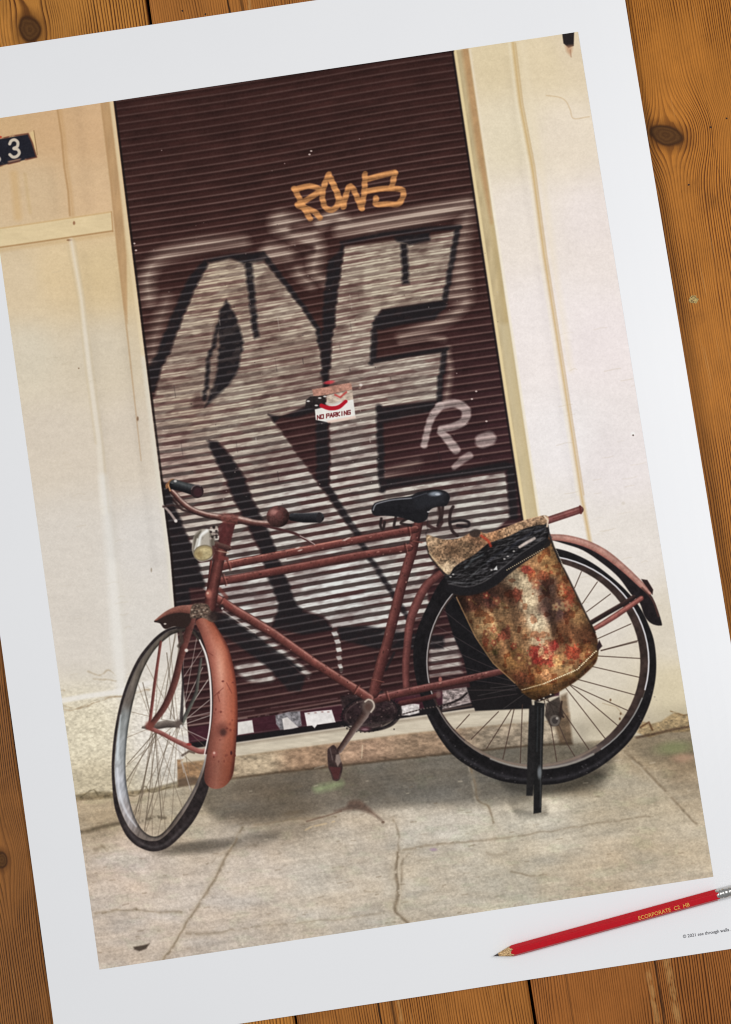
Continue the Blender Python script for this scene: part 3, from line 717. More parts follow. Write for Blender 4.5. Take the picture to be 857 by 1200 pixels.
    for pts, w, a in (([(285, 970), (271, 994.5), (248.5, 1035), (234.5, 1059), (213.5, 1091), (190, 1126)], [1.2, 2, 2.2, 1.6, 1.8, 2], .75), ([(466, 998), (464.5, 1022), (467, 1047), (463, 1066), (470, 1074), (479, 1081)], [3, 3.5, 4, 3, 2, 2.5], .7),
                      ([(474, 996), (510, 989), (545, 986), (577, 982), (640, 974), (700, 964), (760, 956)], [2, 1.6, 1.4, 1, .8, .7, .6], .6), ([(552, 898), (558, 920), (561, 938), (573, 945), (580, 962)], [2, 2, 1.6, 1.4, 1], .7),
                      ([(300, 966), (350, 960), (394, 956)], [1.4, 1.8, 1.2], .6), ([(112, 1070), (140, 1067), (161, 1064)], 1.4, .65), ([(161, 1065), (190, 1068), (213, 1069)], [1, 1.5, 3], .5), ([(220, 1094), (250, 1092), (290, 1088)], [3, 2, 1.2], .45),
                      ([(733, 880), (753, 900), (781, 928), (816, 966)], [2.4, 2.2, 1.8, 1.6], .65), ([(300, 1085), (380, 1078), (450, 1068)], 1, .35), ([(480, 1000), (472, 1010), (470, 1040)], .9, .5), ([(600, 1020), (620, 1026), (640, 1024)], 1.4, .5),
                      ([(570, 998), (580, 1001), (592, 998)], 3, .25), ([(112, 996), (120, 993), (126, 994)], 3, .6), ([(460, 960), (466, 975), (468, 995)], 1.6, .45), ([(428, 1043), (445, 1044)], 1.4, .4), ([(250, 1010), (262, 1000), (300, 990)], 1, .2)):
        line(pts, np.asarray(w) * 1.25, ck, 1.5, a * .95, True, tex=.4, wob=4.5, brk=.33); line(pts, np.asarray(w) * 4, (152, 136, 114), 3.5, a * .35, True, wob=5); line(np.asarray(pts) + np.array([-2.6, 1.2]), np.asarray(w) * .9, (220, 208, 188), 1.4, a * .4, True, wob=4, brk=.42)
    line([(468, 1000), (467, 1022), (470, 1046), (467, 1066)], 1.2, (206, 190, 168), .7, .5)
    poly([(157, 1109), (168, 1107), (176, 1105), (172, 1111), (164, 1114), (158, 1112)], (66, 56, 48), 1.1, .9)
    poly([(392, 950), (405, 945), (410, 938.5), (422, 937.5), (432, 945), (440, 953), (449, 962), (436, 954), (422, 949), (408, 949)], (92, 72, 62), 2.2, .75, True, tex=.3)
    line([(360, 962), (385, 955), (400, 950)], 1.6, (96, 72, 60), 1, .6); blob(449, 963, 2, 1.5, (96, 76, 64), .7)
    line([(358, 972), (366, 968), (376, 966), (392, 962)], 1.6, (210, 182, 140), 1, .6, brk=.4); blob(344, 952, 12, 2.5, (110, 96, 78), .4, 1.2, -.15)
    poly([(368, 922), (385, 917), (400, 914), (402, 920), (385, 926), (371, 928)], (146, 160, 118), 3.5, .6, True, tex=.2)
    blob(508, 995, 4, 1.8, (150, 120, 150), .5, 1.2)
    for k in range(420):
        x0 = rng.uniform(100, 835); y0 = rng.uniform(890, 1130)
        if y0 > 1150 - .15 * x0 or y0 < 955 - .12 * x0: continue
        L = rng.uniform(1.5, 7)
        line([(x0, y0), (x0 + L, y0 - L * rng.uniform(.05, .3))], rng.uniform(.6, 1.6), (110, 94, 76) if rng.random() < .65 else (212, 198, 176), .8, rng.uniform(.1, .42))

    # ---- 4. number plate
    poly([(36, 156), (41, 154), (45, 182), (40, 186)], (214, 186, 138), .8, .8)
    line([(40.5, 154), (44.5, 182)], .8, (110, 80, 56), .5, .8)
    poly([(-20, 168), (0, 164), (33.6, 158), (38, 168), (43.4, 184.8), (22, 190), (0, 195.3), (-20, 199)], (36, 36, 44), .8, 1, tex=.15)
    line([(0, 164), (14, 160.5), (33.6, 157.5), (38.5, 168), (43.4, 184.8), (24, 189.5), (0, 195.5)], 1.8, (92, 52, 42), .7, .8, brk=.38)
    line([(4, 192), (24, 187.5), (31, 188)], 2, (186, 140, 112), .8, .7, brk=.42)
    line(sm([(12.2, 169.5), (14, 166), (18, 164.6), (21.6, 167.5), (21, 172.5), (17, 174.8), (21.5, 176), (23.4, 180), (20.5, 184), (16, 184.8), (12.4, 182)]), 3.6, (196, 182, 164), .6)
    blob(-.5, 187.5, 2.4, 3, (214, 202, 184)); blob(1.5, 161.5, 1.6, 1.2, (176, 70, 50))

    # ---- 5. bicycle
    RED = [(84, 46, 42), (168, 110, 98), (134, 78, 69), (116, 65, 58), (102, 56, 51), (84, 47, 43), (58, 34, 32)]
    REDD = [(80, 42, 38), (134, 76, 66), (118, 62, 55), (92, 48, 44), (62, 32, 30)]
    DRK = [(60, 50, 48), (120, 112, 110), (64, 58, 58), (36, 32, 34), (26, 24, 26)]
    def ell(cx, cy, rx, ry, rot=0, n=72):
        a = np.linspace(0, 2 * np.pi, n, endpoint=False)
        cr, sr = np.cos(rot), np.sin(rot)
        return np.stack([cx + rx * np.cos(a) * cr - ry * np.sin(a) * sr, cy + rx * np.cos(a) * sr + ry * np.sin(a) * cr], 1)
    def ring(outer, inner, cf, soft=.7):
        s = bwin(outer, 2); x, y = X[s], Y[s]
        do = sd_poly(x, y, outer); di = sd_poly(x, y, inner)
        m = cov(do, soft) * (1 - cov(di, soft))
        c = cf(x, y, -do, di) if callable(cf) else col(cf)
        put(s, m, c)
    # -- rear wheel
    poly([(516, 690), (535, 697), (603.7, 800), (622, 818), (624, 830), (557, 832.7), (550, 800), (543, 772), (531, 744), (522, 715)], (27, 25, 27), 1.0, 1, tex=.2)
    poly([(545, 806), (600, 796), (622, 818), (622, 828), (557, 832)], (30, 27, 28), 1, 1)
    poly([(518.5, 809), (546.5, 804.7), (552, 823), (518.5, 831.5)], (150, 138, 134), .9, .95, tex=.6, sx=3, sy=2)
    line(sm([(516, 827), (530, 823), (540, 818), (547, 812)]), 2.4, (36, 30, 30), .8); line([(521, 806), (546, 802)], 2, (60, 40, 40), .8)
    line([(519, 832), (552, 826)], 2.5, (70, 58, 54), .8)
    hub = (633, 800)
    spk = [((704, 762), (747, 750.5)), ((699, 768.5), (750.7, 771.5)), ((690, 780), (749.5, 793.7)), ((677, 796), (746, 814.7)), ((668, 802), (736.7, 833)), ((666.7, 802), (726, 852)), ((662, 805), (711, 868)), ((658.5, 832), (692, 881)), ((664, 870.7), (675, 889)),
           ((645.7, 852), (652.7, 895)), ((550, 837), (535, 853.5)), ((584, 833.7), (552, 866)), ((599, 831), (570, 877)), ((602.5, 830), (588.5, 892)), ((612, 825.5), (609.5, 894)), ((681, 670), (673, 689)), ((699.7, 682), (682, 707.7)), ((715, 696), (687, 717)),
           ((739, 731), (699.7, 748.5)), ((746, 752), (704, 762.5))]
    for a, b in spk: line([a, b], 1.05, (70, 54, 47), .45, .9)
    for a, b in (((640, 815), (664, 870.7)), ((640, 820), (658.5, 832)), ((636, 815), (645.7, 852))): line([a, b], 1.2, (70, 56, 50), .5, .8)
    for a in np.linspace(2.7, 4.0, 9): line([(hub[0] + 30 * np.cos(a), hub[1] + 30 * np.sin(a)), (625.7 + 123 * np.cos(a), 776 + 119 * np.sin(a))], .9, (92, 78, 78), .5, .45)
    for b in ((560, 815), (575, 806), (590, 830)): line([hub, b], .9, (88, 80, 78), .5, .5)
    tyO = sm([(487, 745), (484.5, 775), (490, 805), (503, 843), (526.7, 880), (554.7, 901), (585, 914), (620, 919), (657, 917.3), (690, 905.7), (718, 887), (741, 863.7), (757.7, 833), (766, 805), (768.5, 779), (766, 752), (759, 731), (750, 713), (738, 697), (720, 679.5),
               (695, 660.5), (671, 648.5), (650, 642.5), (620, 638), (585, 642), (550, 655), (520, 677), (501.5, 709)], True)
    rimL = ell(630, 775.5, 130.3, 125)
    rimI = ell(626, 776, 124, 119.5)
    def tyrec(x, y, a, b):
        v = np.clip(a / (a + np.maximum(b, 0) + .01), 0, 1)
        g = .75 + .5 * (fbm(x, y, 5, 5, 1, 2) - .4)
        hl = np.exp(-((v - .30) / .12) ** 2) * step(800, 900, y) * .5
        return (col((34, 31, 33)) * g[..., None] + col((40, 40, 42)) * hl[..., None])
    # left of the wheel the tyre hides the inner rim; elsewhere a brown rim band and a bright rim edge
    ring(rimL, rimI, lambda x, y, a, b: col((64, 51, 47)) * (.8 + .5 * (fbm(x, y, 6, 6, 2, 2) - .3))[..., None] + (step(850, 900, y) * .22)[..., None])
    ring(tyO, rimL, tyrec)
    L = ell(630, 775.5, 129.8, 124.6)
    line(L[np.r_[54:72, 0:4]], 1.7, (212, 210, 212), .6, .95); line(L[4:12], 1.6, (150, 150, 148), .6, .8); line(L[12:24], 2.6, (148, 142, 134), .8, .85); line(L[24:32], 1.6, (120, 112, 108), .6, .8)
    line(L[32:45], 1.3, (188, 184, 182), .6, .85)
    line(ell(626, 776, 125.4, 121, 0)[11:27], 2.4, (128, 112, 98), .8, .8)
    for k in range(70):
        a = rng.uniform(.2, 3.0); r = rng.uniform(1.03, 1.12)
        blob(628 + 133 * r * np.cos(a), 776 + 127 * r * np.sin(a), 1.1, .8, (96, 92, 92), rng.uniform(.1, .5))
    # rear mudguard
    poly(sm([(644, 632), (664.7, 634.5), (690, 641.5), (711, 653.5), (732, 669), (753, 690), (764, 700), (774.5, 728.7), (772.5, 733), (762.7, 730.5), (755, 722), (749, 706), (739, 696), (725, 677), (706.7, 661), (683, 645), (660, 637)], True, 4), (33, 28, 30), .7, 1, tex=.2)
    poly([(751, 678.5), (758, 679.7), (764.8, 691), (764, 697), (757, 690)], (44, 30, 30), .7)
    tube([(643, 629.5), (663, 631), (687, 637.5), (709, 649), (731, 666.5), (751, 685.5), (761, 695.5)], [7, 8, 8.5, 9, 8, 7, 3], [(166, 114, 100), (208, 156, 138), (194, 138, 120), (164, 104, 92)], .7, 1, True)
    line([(752, 689), (764, 703), (771, 722)], 2, (84, 56, 50), .8, .8, True)
    # mudguard in front of the rear tyre
    tube([(516, 672), (500, 686), (488.5, 707), (481, 728), (477, 760), (475.5, 785), (476.5, 808)], [8, 10, 10.5, 10, 9, 8.5, 8], [(76, 44, 41), (112, 66, 61), (138, 84, 76), (100, 58, 53)], .7, 1, True)
    # rear stays
    tube([(691.5, 730), (712, 718), (730, 707.7), (742, 700)], 5.5, [(80, 58, 52), (54, 38, 36), (34, 26, 26)], .7)
    tube([(692, 739), (706, 731), (720.7, 721.7), (751, 701)], [5, 6, 6.5, 6], [(120, 70, 62), (190, 122, 108), (150, 88, 78), (96, 52, 48)], .7)
    # rack
    tube([(600, 623), (645, 609), (679.5, 597.5)], 8.5, [(112, 68, 63), (164, 106, 98), (136, 82, 76), (90, 52, 50)], .6); line([(679.5, 593.5), (680.5, 601.5)], 2.4, (92, 46, 44), .6)
    line([(648, 608), (678, 598.5)], 1, (96, 46, 44), .6, .7)
    # chain, crank side
    poly([(399, 815), (420, 812), (445, 806), (460, 822), (470, 826), (466, 842), (450, 850), (436, 857), (425, 857), (404, 846)], (46, 36, 37), 1.4, .88, tex=.5, sx=3, sy=3)
    line(sm([(432, 855), (448, 853), (461, 847), (469, 836), (468, 826)]), 4, (38, 32, 32), .8, .9, tex=.5)
    for k in range(60):
        blob(rng.uniform(400, 468), rng.uniform(812, 856), rng.uniform(.8, 2), rng.uniform(.6, 1.4), (124, 104, 98) if rng.random() < .5 else (26, 22, 24), rng.uniform(.2, .7))
    line(ell(434, 836, 33, 20, -.15), 2.0, (30, 26, 28), .8, .8, tex=.4); line(ell(434, 836, 29, 16.5, -.15), 1.0, (112, 96, 90), .7, .5, brk=.4)
    for a in np.linspace(0, 6.28, 44): blob(434 + 34.5 * np.cos(a), 836 + 21 * np.sin(a) - .15 * 34 * np.cos(a), .9, .9, (28, 24, 26), .7)
    for q in np.linspace(0, 1, 34): blob(468 + 60 * q, 838 - 12 * q - 2 * np.sin(q * 3.1), 1.2, .9, (34, 28, 28) if int(q * 33) % 2 else (96, 84, 80), .75)
    line([(440, 770), (447, 785), (456, 760), (464, 752)], 3.5, (48, 36, 38), 1, .6); line([(452, 785), (462, 765)], 3, (34, 30, 32), .9, .8)
    tube([(470, 824), (490, 820), (512, 815)], 6, [(110, 64, 58), (84, 46, 44), (52, 30, 30)], .7)
    # frame
    tube([(436, 820.5), (469, 812), (520, 801.5), (583, 787.5), (592, 786)], [10, 9.5, 9, 8, 7], [(96, 58, 53), (168, 114, 104), (132, 80, 73), (114, 66, 60), (98, 56, 51), (80, 46, 42), (56, 34, 33)])
    blob(516, 796, 2, 3, (150, 96, 88)); blob(514, 814, 3, 4, (120, 92, 88), .8)
    tube([(492, 607), (483, 646), (471, 684), (453, 757), (447, 776), (438, 812)], [10, 11.5, 11.5, 12, 12, 12.5], [(58, 33, 32), (86, 48, 45), (110, 63, 57), (130, 78, 70), (92, 53, 48)])
    tube([(257, 664.5), (280, 659.5), (350, 646), (420, 632.5), (487, 620)], [10, 9.5, 9.5, 9.5, 9], RED)
    tube([(252, 682), (280, 677.5), (350, 664.5), (420, 651), (480, 641.5)], [10, 10, 10, 9.5, 9], RED)
    line([(262, 659.5), (350, 642.5), (400, 633)], 1.1, (228, 160, 140), .7, .6, brk=.42)
    for p in ((349, 642), (352, 645), (404, 633), (408, 631)): blob(p[0], p[1], 3, .9, (214, 196, 184), .7, 1, -.3)
    line([(440, 641), (455, 641.5), (475, 637), (484, 633)], 1.1, (60, 50, 50), .6, .8, True)
    line([(337, 655), (360, 650), (400, 643)], 1.6, (60, 36, 34), .9, .5)
    tube([(248, 697), (278.7, 716.5), (320, 741.5), (366.7, 775), (399, 796), (433, 818)], [10, 10.5, 10.5, 10.5, 10.5, 11], [(100, 60, 53), (192, 134, 119), (148, 90, 79), (126, 73, 64), (110, 62, 55), (90, 51, 46), (60, 36, 33)])
    for p0, p1, wd in (((262, 663), (485, 621), 3), ((258, 681), (480, 642), 3), ((255, 702), (428, 814), 3.4), ((490, 615), (440, 808), 3.6), ((445, 818), (585, 787), 3)):
        for k in range(26):
            q = rng.random(); o = rng.uniform(-1, 1) * wd
            dx, dy = p1[0] - p0[0], p1[1] - p0[1]; n_ = np.hypot(dx, dy)
            blob(p0[0] + dx * q - dy / n_ * o, p0[1] + dy * q + dx / n_ * o, rng.uniform(.6, 1.8), rng.uniform(.5, 1.0), (52, 32, 29) if rng.random() < .8 else (186, 146, 132), rng.uniform(.15, .6), .8, np.arctan2(dy, dx))
    for a, b in (((266, 655), (270, 668)), ((261, 673), (265, 686)), ((478, 616), (480, 628)), ((474, 637), (476, 648)), ((262, 701), (256, 711)), ((420, 803), (414, 813)), ((452, 810), (455, 821)), ((434, 796), (448, 799)), ((482, 634), (494, 636))):
        line([a, b], 1.6, (62, 34, 31), .8, .75); line([(a[0] + 2, a[1]), (b[0] + 2, b[1])], 1.0, (176, 116, 102), .7, .5)
    # crank and pedal
    tube([(433, 826), (427, 838), (413, 857), (398, 879)], [9, 10, 7.5, 6.5], [(150, 130, 120), (118, 96, 86), (82, 60, 54), (52, 38, 36)])
    blob(432, 827, 7.5, 8, (96, 82, 76)); line(sm([(428, 822), (432, 819.5), (437, 822), (438.5, 828), (435, 834)]), 2.0, (192, 178, 164), .6, .9); blob(431.5, 828, 4, 4.4, (84, 64, 58), .9)
    line([(440, 800), (446, 801), (440, 806), (447, 808), (441, 812)], 1.4, (84, 48, 44), .7, .7)
    blob(428, 854, 6, 3, (84, 48, 56), .7); blob(428, 854.5, 4, 1.2, (176, 146, 150), .5)
    poly([(384, 880), (387, 875), (392, 873), (397, 881), (399, 889), (401.7, 898.7), (398, 913), (391, 914), (388, 906), (385, 898)], (62, 48, 46), .8, 1, True, tex=.35)
    poly([(394, 884), (398, 883), (400, 892), (396, 898), (393, 892)], (150, 134, 124), .9, .8); poly([(386, 898), (400, 899), (397, 912), (392, 913)], (82, 46, 46), .9, .8); line([(387, 877), (390, 890)], 1.2, (110, 96, 92), .7, .7)
    # -- front wheel
    frO = sm([(215, 733), (199, 736), (187, 743), (176, 753.7), (164, 769), (155, 786), (147, 806), (141, 826), (136, 850), (132.8, 875), (131.5, 900), (133, 930), (136.3, 950.7), (145.7, 974), (155, 986), (166, 993.5), (181, 997.4), (197, 992.7), (213, 978.7), (230, 957.7), (243.7, 927),
               (250, 895), (253, 850), (251, 800), (245, 765), (236, 745), (226, 735)], True)
    frR = sm([(215, 736), (200, 739), (189, 746), (178, 757), (166, 773), (157.5, 789), (149.5, 809), (143.5, 829), (138.8, 852), (135.8, 877), (134.6, 900), (136.5, 925), (141, 946), (149, 965), (158, 976.5), (168, 983), (181, 985), (192, 980.5), (207.5, 964), (221.5, 943), (233.5, 919),
               (242.5, 890), (247.5, 850), (247, 800), (240, 762), (232, 745), (224, 737)], True)
    frI = sm([(217, 740), (206, 742), (197, 747), (181.5, 762), (167.5, 787), (158, 817), (151, 851.7), (147.8, 888), (149, 919), (155.5, 949), (163, 966), (171, 975.5), (179, 979.5), (187, 978.5), (196, 971), (205, 959), (219, 939), (231, 916), (240.5, 888), (246, 850), (246, 802), (239, 765), (231, 748), (224, 741)], True)
    hl_, hr_ = (180, 850), (210, 848)
    nS = 26
    nI = len(frI)
    for k in range(nS):
        p = frI[int(k / nS * nI)]
        a = hl_ if k % 2 else hr_
        ang = (k % 4 - 1.5) * .0
        off = (6 * np.cos(k * 2.1), 6 * np.sin(k * 2.1))
        dark = p[0] > 214 and p[1] < 870
        line([(a[0] + off[0] * .4, a[1] + off[1] * .4), p], .95, (176, 166, 158) if dark else (112, 98, 84), .5, .55 if not dark else .6)
    for a, b in (((185, 855), (150, 895)), ((185, 858), (149, 915)), ((183, 858), (158, 958)), ((184, 858), (170, 973)), ((180, 860), (163, 950)), ((200, 858), (172, 960)), ((182, 856), (190, 960)), ((212, 850), (247, 838)), ((212, 852), (246, 868)), ((212, 848), (246, 820)),
                 ((211, 846), (244, 797)), ((209, 842), (238, 782)), ((190, 842), (206, 742)), ((200, 842), (212, 742)), ((178, 842), (168, 800)), ((205, 842), (196, 765)), ((208, 870), (216, 905)), ((214, 893), (224, 926))):
        line([a, b], 1.1, (96, 84, 72) if b[0] < 214 else (168, 158, 150), .5, .75)
    tube([(236, 772), (232, 800), (229, 815), (213, 849)], [3, 4, 4, 5], [(120, 118, 104), (86, 84, 76), (50, 46, 44)], .7, .9, True); tube([(213, 760), (215, 800), (213, 845)], [2, 2.5, 4], [(40, 32, 32), (34, 26, 28)], .7, .8)
    poly([(208, 862), (221, 862), (224, 880), (209, 878)], (196, 190, 186), 1.5, .4)
    ring(frR, frI, lambda x, y, a, b: idw(x, y, [(212, 738, (70, 62, 56)), (190, 750, (112, 102, 92)), (168, 780, (118, 108, 98)), (152, 815, (116, 106, 98)), (144, 845, (150, 152, 150)), (141, 880, (176, 178, 178)), (141, 920, (182, 182, 186)), (150, 955, (172, 164, 162)), (170, 980, (128, 116, 108)), (200, 968, (120, 106, 98)), (230, 920, (130, 118, 112)), (244, 870, (210, 204, 198))])
         * (.86 + .32 * (fbm(x + y * .3, y - .3 * x, 3, 10, 1, 2) - .4))[..., None] * (1 - .5 * np.exp(-(b / 2.2) ** 2) * step(255, 200, x))[..., None])
    line(frR[:60], 1.2, (54, 46, 44), .8, .35)
    ring(frO, frR, lambda x, y, a, b: col((50, 43, 43)) * (.8 + .5 * (fbm(x, y, 4, 4, 2, 2) - .3))[..., None] + (np.exp(-((a - 5) / 2.0) ** 2) * step(940, 985, y) * .09)[..., None])
    line(sm([(138, 900), (141, 930), (149, 952), (160, 968)]), [2, 3, 2.5, 1], (214, 214, 218), 1, .6)
    line(sm([(142, 838), (139, 870), (138.5, 890)]), [1, 2.5, 2], (206, 212, 214), 1, .6)
    # hub, fork, stays
    tube([(168, 852), (180, 851), (196, 848), (212, 849)], [3, 8, 9, 6], [(150, 136, 122), (112, 98, 88), (70, 60, 54)], .8); blob(210, 848, 4, 5, (92, 80, 74)); blob(213, 851, 1.8, 2, (220, 214, 208), .8)
    tube([(189, 752), (182, 800), (176, 848)], [3, 3.5, 3.5], [(148, 90, 80), (126, 72, 64), (92, 52, 47)], .6)
    tube([(227, 718), (225, 728), (218, 751), (212, 772), (205, 800), (194, 827), (178, 849)], [8, 9, 8.5, 8, 8, 7.5, 6.5], [(128, 82, 72), (112, 68, 60), (88, 52, 46), (62, 37, 34)], .7, 1, True)
    tube([(174, 852), (190, 859), (203, 866), (220, 874), (234, 880), (246, 880)], [5, 5, 5, 6, 6, 6], [(192, 130, 118), (160, 96, 86), (112, 64, 57)], .7, 1, True)
    blob(176, 850, 5, 5, (110, 62, 54), .9); blob(219, 762, 2, 2, (206, 196, 186)); line([(212, 740), (214, 752), (210, 757)], 4, (70, 60, 54), .9, .8); blob(222, 872, 3, 1.6, (140, 56, 52))
    line([(214, 885), (222, 880), (228, 882)], 2.4, (80, 66, 58), .8, .8)
    # mudguard, far part
    poly(sm([(182, 728), (197, 716), (211, 711), (226, 712), (224, 728), (218, 735), (205, 734), (194, 737), (187, 729)], True, 4), (48, 36, 33), .8, 1)
    tube([(183, 727), (196, 718.5), (210, 714), (226, 714)], [2, 5, 8, 11], [(164, 112, 96), (150, 96, 80), (104, 64, 55)], .7, 1, True)
    line([(182, 728), (190, 730), (193, 735)], 1.5, (40, 30, 30), .7); blob(194, 731, 1.6, 1, (206, 196, 186), .8)
    line([(235, 725), (236, 742), (243, 764), (248, 790), (249.5, 820), (248, 850), (243, 882)], [3, 5, 5, 4, 3, 3, 3], (44, 32, 32), .9, .85, True)
    line([(234.5, 750), (242, 768), (246.5, 793), (248, 826), (246, 854), (240, 884)], [1.6, 2.2, 2.2, 1.8, 1.8, 1.2], (226, 218, 212), .6, .95, True)
    # mudguard, near part
    fen = sm([(229.7, 729), (236, 724), (244, 722), (251, 729), (257.7, 739.7), (265, 752), (269.4, 763), (273.5, 778), (276.4, 793.4), (278.7, 816.7), (279, 840), (277.5, 865), (275.8, 890), (272.9, 908.7), (265, 920), (255.4, 924), (246, 922), (240, 913.4), (241.5, 894), (246, 863), (249.5, 838), (250, 812), (247.5, 786), (242.5, 763), (235, 741)], True, 4)
    s = bwin(fen, 2); x, y = X[s], Y[s]
    cen = np.interp(y, [722, 740, 763, 793, 816, 840, 865, 890, 920], [238, 246.5, 256, 262, 264.3, 264.2, 262, 259, 256]); hw = np.interp(y, [722, 740, 763, 793, 840, 865, 890, 922], [8, 11.5, 13.5, 14.5, 14.7, 15.7, 17, 15])
    v = (x - cen) / hw
    fc = np.stack([np.interp(v, [-1, -.6, -.15, .25, .7, 1], np.array(q) / 255.) for q in ((132, 170, 194, 188, 172, 104), (78, 103, 123, 112, 95, 52), (64, 84, 99, 86, 70, 41))], -1)
    glow = np.exp(-((x - 259) / 6) ** 2 - ((y - 782) / 30) ** 2)
    fc = fc * np.array([.90, .92, .96]) * (1 - .20 * step(830, 905, y))[..., None] * (1 - .10 * step(760, 725, y))[..., None] + glow[..., None] * np.array([.10, .12, .11])
    fc = fc * (1 + .10 * (fbm(x, y, 14, 20, 0, 3) - .5) + .10 * (fbm(x, y, 2, 2, 1, 2) - .5))[..., None]
    put(s, cov(sd_poly(x, y, fen), .7), fc.astype(f4))
    blob(261, 855, 7, 8, (92, 52, 46), .6, 1.3); blob(262, 858, 3.5, 4, (60, 40, 38), .7, 1.2); blob(252, 883, 3, 3.2, (150, 92, 82)); blob(251.5, 882, 1.4, 1.5, (208, 170, 156), .8); blob(271.5, 882, 1.3, 2.4, (70, 36, 36))
    for k in range(22): blob(rng.uniform(250, 276), rng.uniform(790, 900), rng.uniform(.5, 1.6), rng.uniform(.5, 1.8), (92, 44, 40), rng.uniform(.15, .7))
    for a in ([(252, 815), (262, 806)], [(255, 812), (258, 822)], [(266, 800), (272, 812)], [(244, 764), (250, 768)]): line(a, .9, (100, 50, 44), .6, .6)
    # headset, fork crown
    tube([(248, 658), (246, 680), (243, 705)], [3, 3.5, 4], REDD, .7)
    tube([(270, 612), (262, 638), (256, 660), (250, 690), (246, 712)], [13, 13, 13, 13.5, 15], [(58, 34, 32), (94, 53, 48), (126, 74, 66), (104, 58, 52), (58, 33, 32)], .7)
    tube([(254, 638), (268, 642)], 7, [(120, 92, 80), (92, 62, 56), (60, 38, 36)], .7); line([(252, 652), (266, 655)], 5, (104, 56, 52), .8, .9); line([(254, 645), (268, 648)], 1.4, (178, 150, 130), .7, .7)
    poly([(256, 618), (262, 612), (276, 613), (270, 640), (258, 636)], (82, 44, 44), .9, .9, tex=.2)
    blob(245, 696, 3.5, 5, (170, 110, 96), .8); blob(244, 695, 1.5, 1.5, (206, 170, 150), .8); line([(258, 690), (266, 700)], 4, (104, 56, 50), 1, .7)
    poly([(225, 711), (230, 707), (243, 708), (248, 716), (255, 722), (250, 729), (238, 724), (224, 724)], (96, 80, 70), 1, 1, True, tex=.5, sx=3, sy=2)
    for k in range(26): blob(rng.uniform(225, 245), rng.uniform(709, 723), 1.4, 1, (164, 148, 132) if rng.random() < .5 else (50, 40, 36), rng.uniform(.3, .8))
    blob(252, 722, 7, 6, (42, 32, 32), .8, 1); blob(260, 711, 3, 3, (44, 34, 34), .9); blob(261, 713, 1.4, 1.4, (190, 180, 172), .8); line([(263, 703), (272, 712)], 3.5, (118, 64, 58), .9, .8)
    line([(262, 716), (300, 742)], 1.2, (196, 186, 178), .7, .6)
    # lamp
    poly(sm([(227, 650), (225.5, 640), (228.5, 627), (236, 620.5), (246, 621), (250, 627), (252, 640), (250, 653), (243, 657), (234, 658)], True, 4), (164, 156, 144), .7, 1)
    poly([(228, 628), (236, 621), (238, 630), (231, 641), (226.5, 648)], (84, 76, 66), 1.5, .8); poly([(246, 622), (252, 630), (252, 645), (247, 640)], (70, 62, 54), 1.5, .7); line(sm([(233, 640), (236, 628), (243, 622)]), 3.5, (236, 234, 228), 1.2, .85); line(sm([(229, 644), (232, 632)]), 2, (240, 236, 226), 1, .7)
    poly(ell(239, 648, 11.5, 8.6, -.25), (150, 134, 100), .8, 1); poly(ell(239.5, 649, 9.6, 6.8, -.25), (176, 160, 122), 1, 1, tex=.25); blob(234, 650, 4, 4, (132, 112, 78), .7, 1.4); line(ell(239, 648, 11.5, 8.6, -.25), 1.2, (106, 94, 76), .7, .8)
    for k in range(16): blob(rng.uniform(247, 256), rng.uniform(617, 632), 1.5, 1.4, (36, 28, 28) if k % 2 else (168, 154, 144), .8)
    poly([(249, 640), (256, 638), (256, 656), (250, 656)], (74, 42, 40), 1, .8)
    # handlebar
    tube([(204, 586), (214, 597), (226, 600), (244, 606)], 3, [(96, 74, 66), (62, 42, 40), (40, 30, 30)], .7, .9, True)
    tube([(200, 574), (206, 580), (213, 588), (225, 597), (241, 603), (260, 606.5), (275, 608), (288, 610.5), (300, 613), (320, 614)], [6, 6.5, 7, 7, 7, 8, 9, 9, 8, 7], [(110, 84, 76), (222, 188, 170), (126, 84, 74), (78, 49, 45), (46, 30, 29)], .7, 1, True)
    poly([(256, 604), (264, 601), (280, 604), (278, 614), (262, 613)], (110, 66, 60), 1.2, .75, tex=.4, sx=3, sy=2)
    line([(192, 593), (199, 600), (207, 611)], [2.5, 2.8, 3], (156, 140, 134), .7, .95, True); blob(206.5, 610.5, 1.8, 1.8, (204, 196, 190)); line([(192, 594), (203, 592), (210, 595)], 2.2, (62, 46, 44), .8, .9)
    tube([(199, 570), (203, 566)], 9, [(170, 120, 80), (110, 70, 48), (50, 36, 34)], .7); line([(200, 575), (198, 569), (203, 564)], 1.6, (206, 156, 112), .7, .9)
    tube([(205, 568), (216, 571), (230, 575)], [12, 11.5, 13], [(66, 64, 62), (94, 94, 92), (56, 56, 56), (32, 30, 32), (24, 22, 24)], .7); blob(231.5, 576, 7.6, 7.8, (44, 32, 34), 1, .15); blob(232.5, 577, 5, 5.4, (64, 40, 44), .8, .6); line(ell(231.5, 576, 7, 7.2)[40:62], 1.2, (140, 130, 128), .6, .7)
    blob(206, 564, 1.8, 1.4, (190, 184, 180), .9)
    line([(309, 616), (322, 619), (345, 625), (358, 632), (367.5, 637)], [2, 3, 3, 2.5, 2], (70, 44, 44), .7, 1, True); line([(352, 628), (360, 632), (369, 638)], 1, (206, 192, 184), .6, .8)
    tube([(330, 606), (345, 606)], 7, [(110, 70, 66), (80, 48, 46), (48, 30, 30)], .7); tube([(343, 606), (356, 607), (374, 606.5)], [9, 11, 12], [(60, 60, 62), (52, 50, 52), (34, 32, 34), (24, 22, 24)], .7); blob(374.5, 607, 3.5, 6, (42, 38, 40), .9, .3); line([(345, 602), (372, 601.5)], 1, (118, 116, 116), .7, .5)
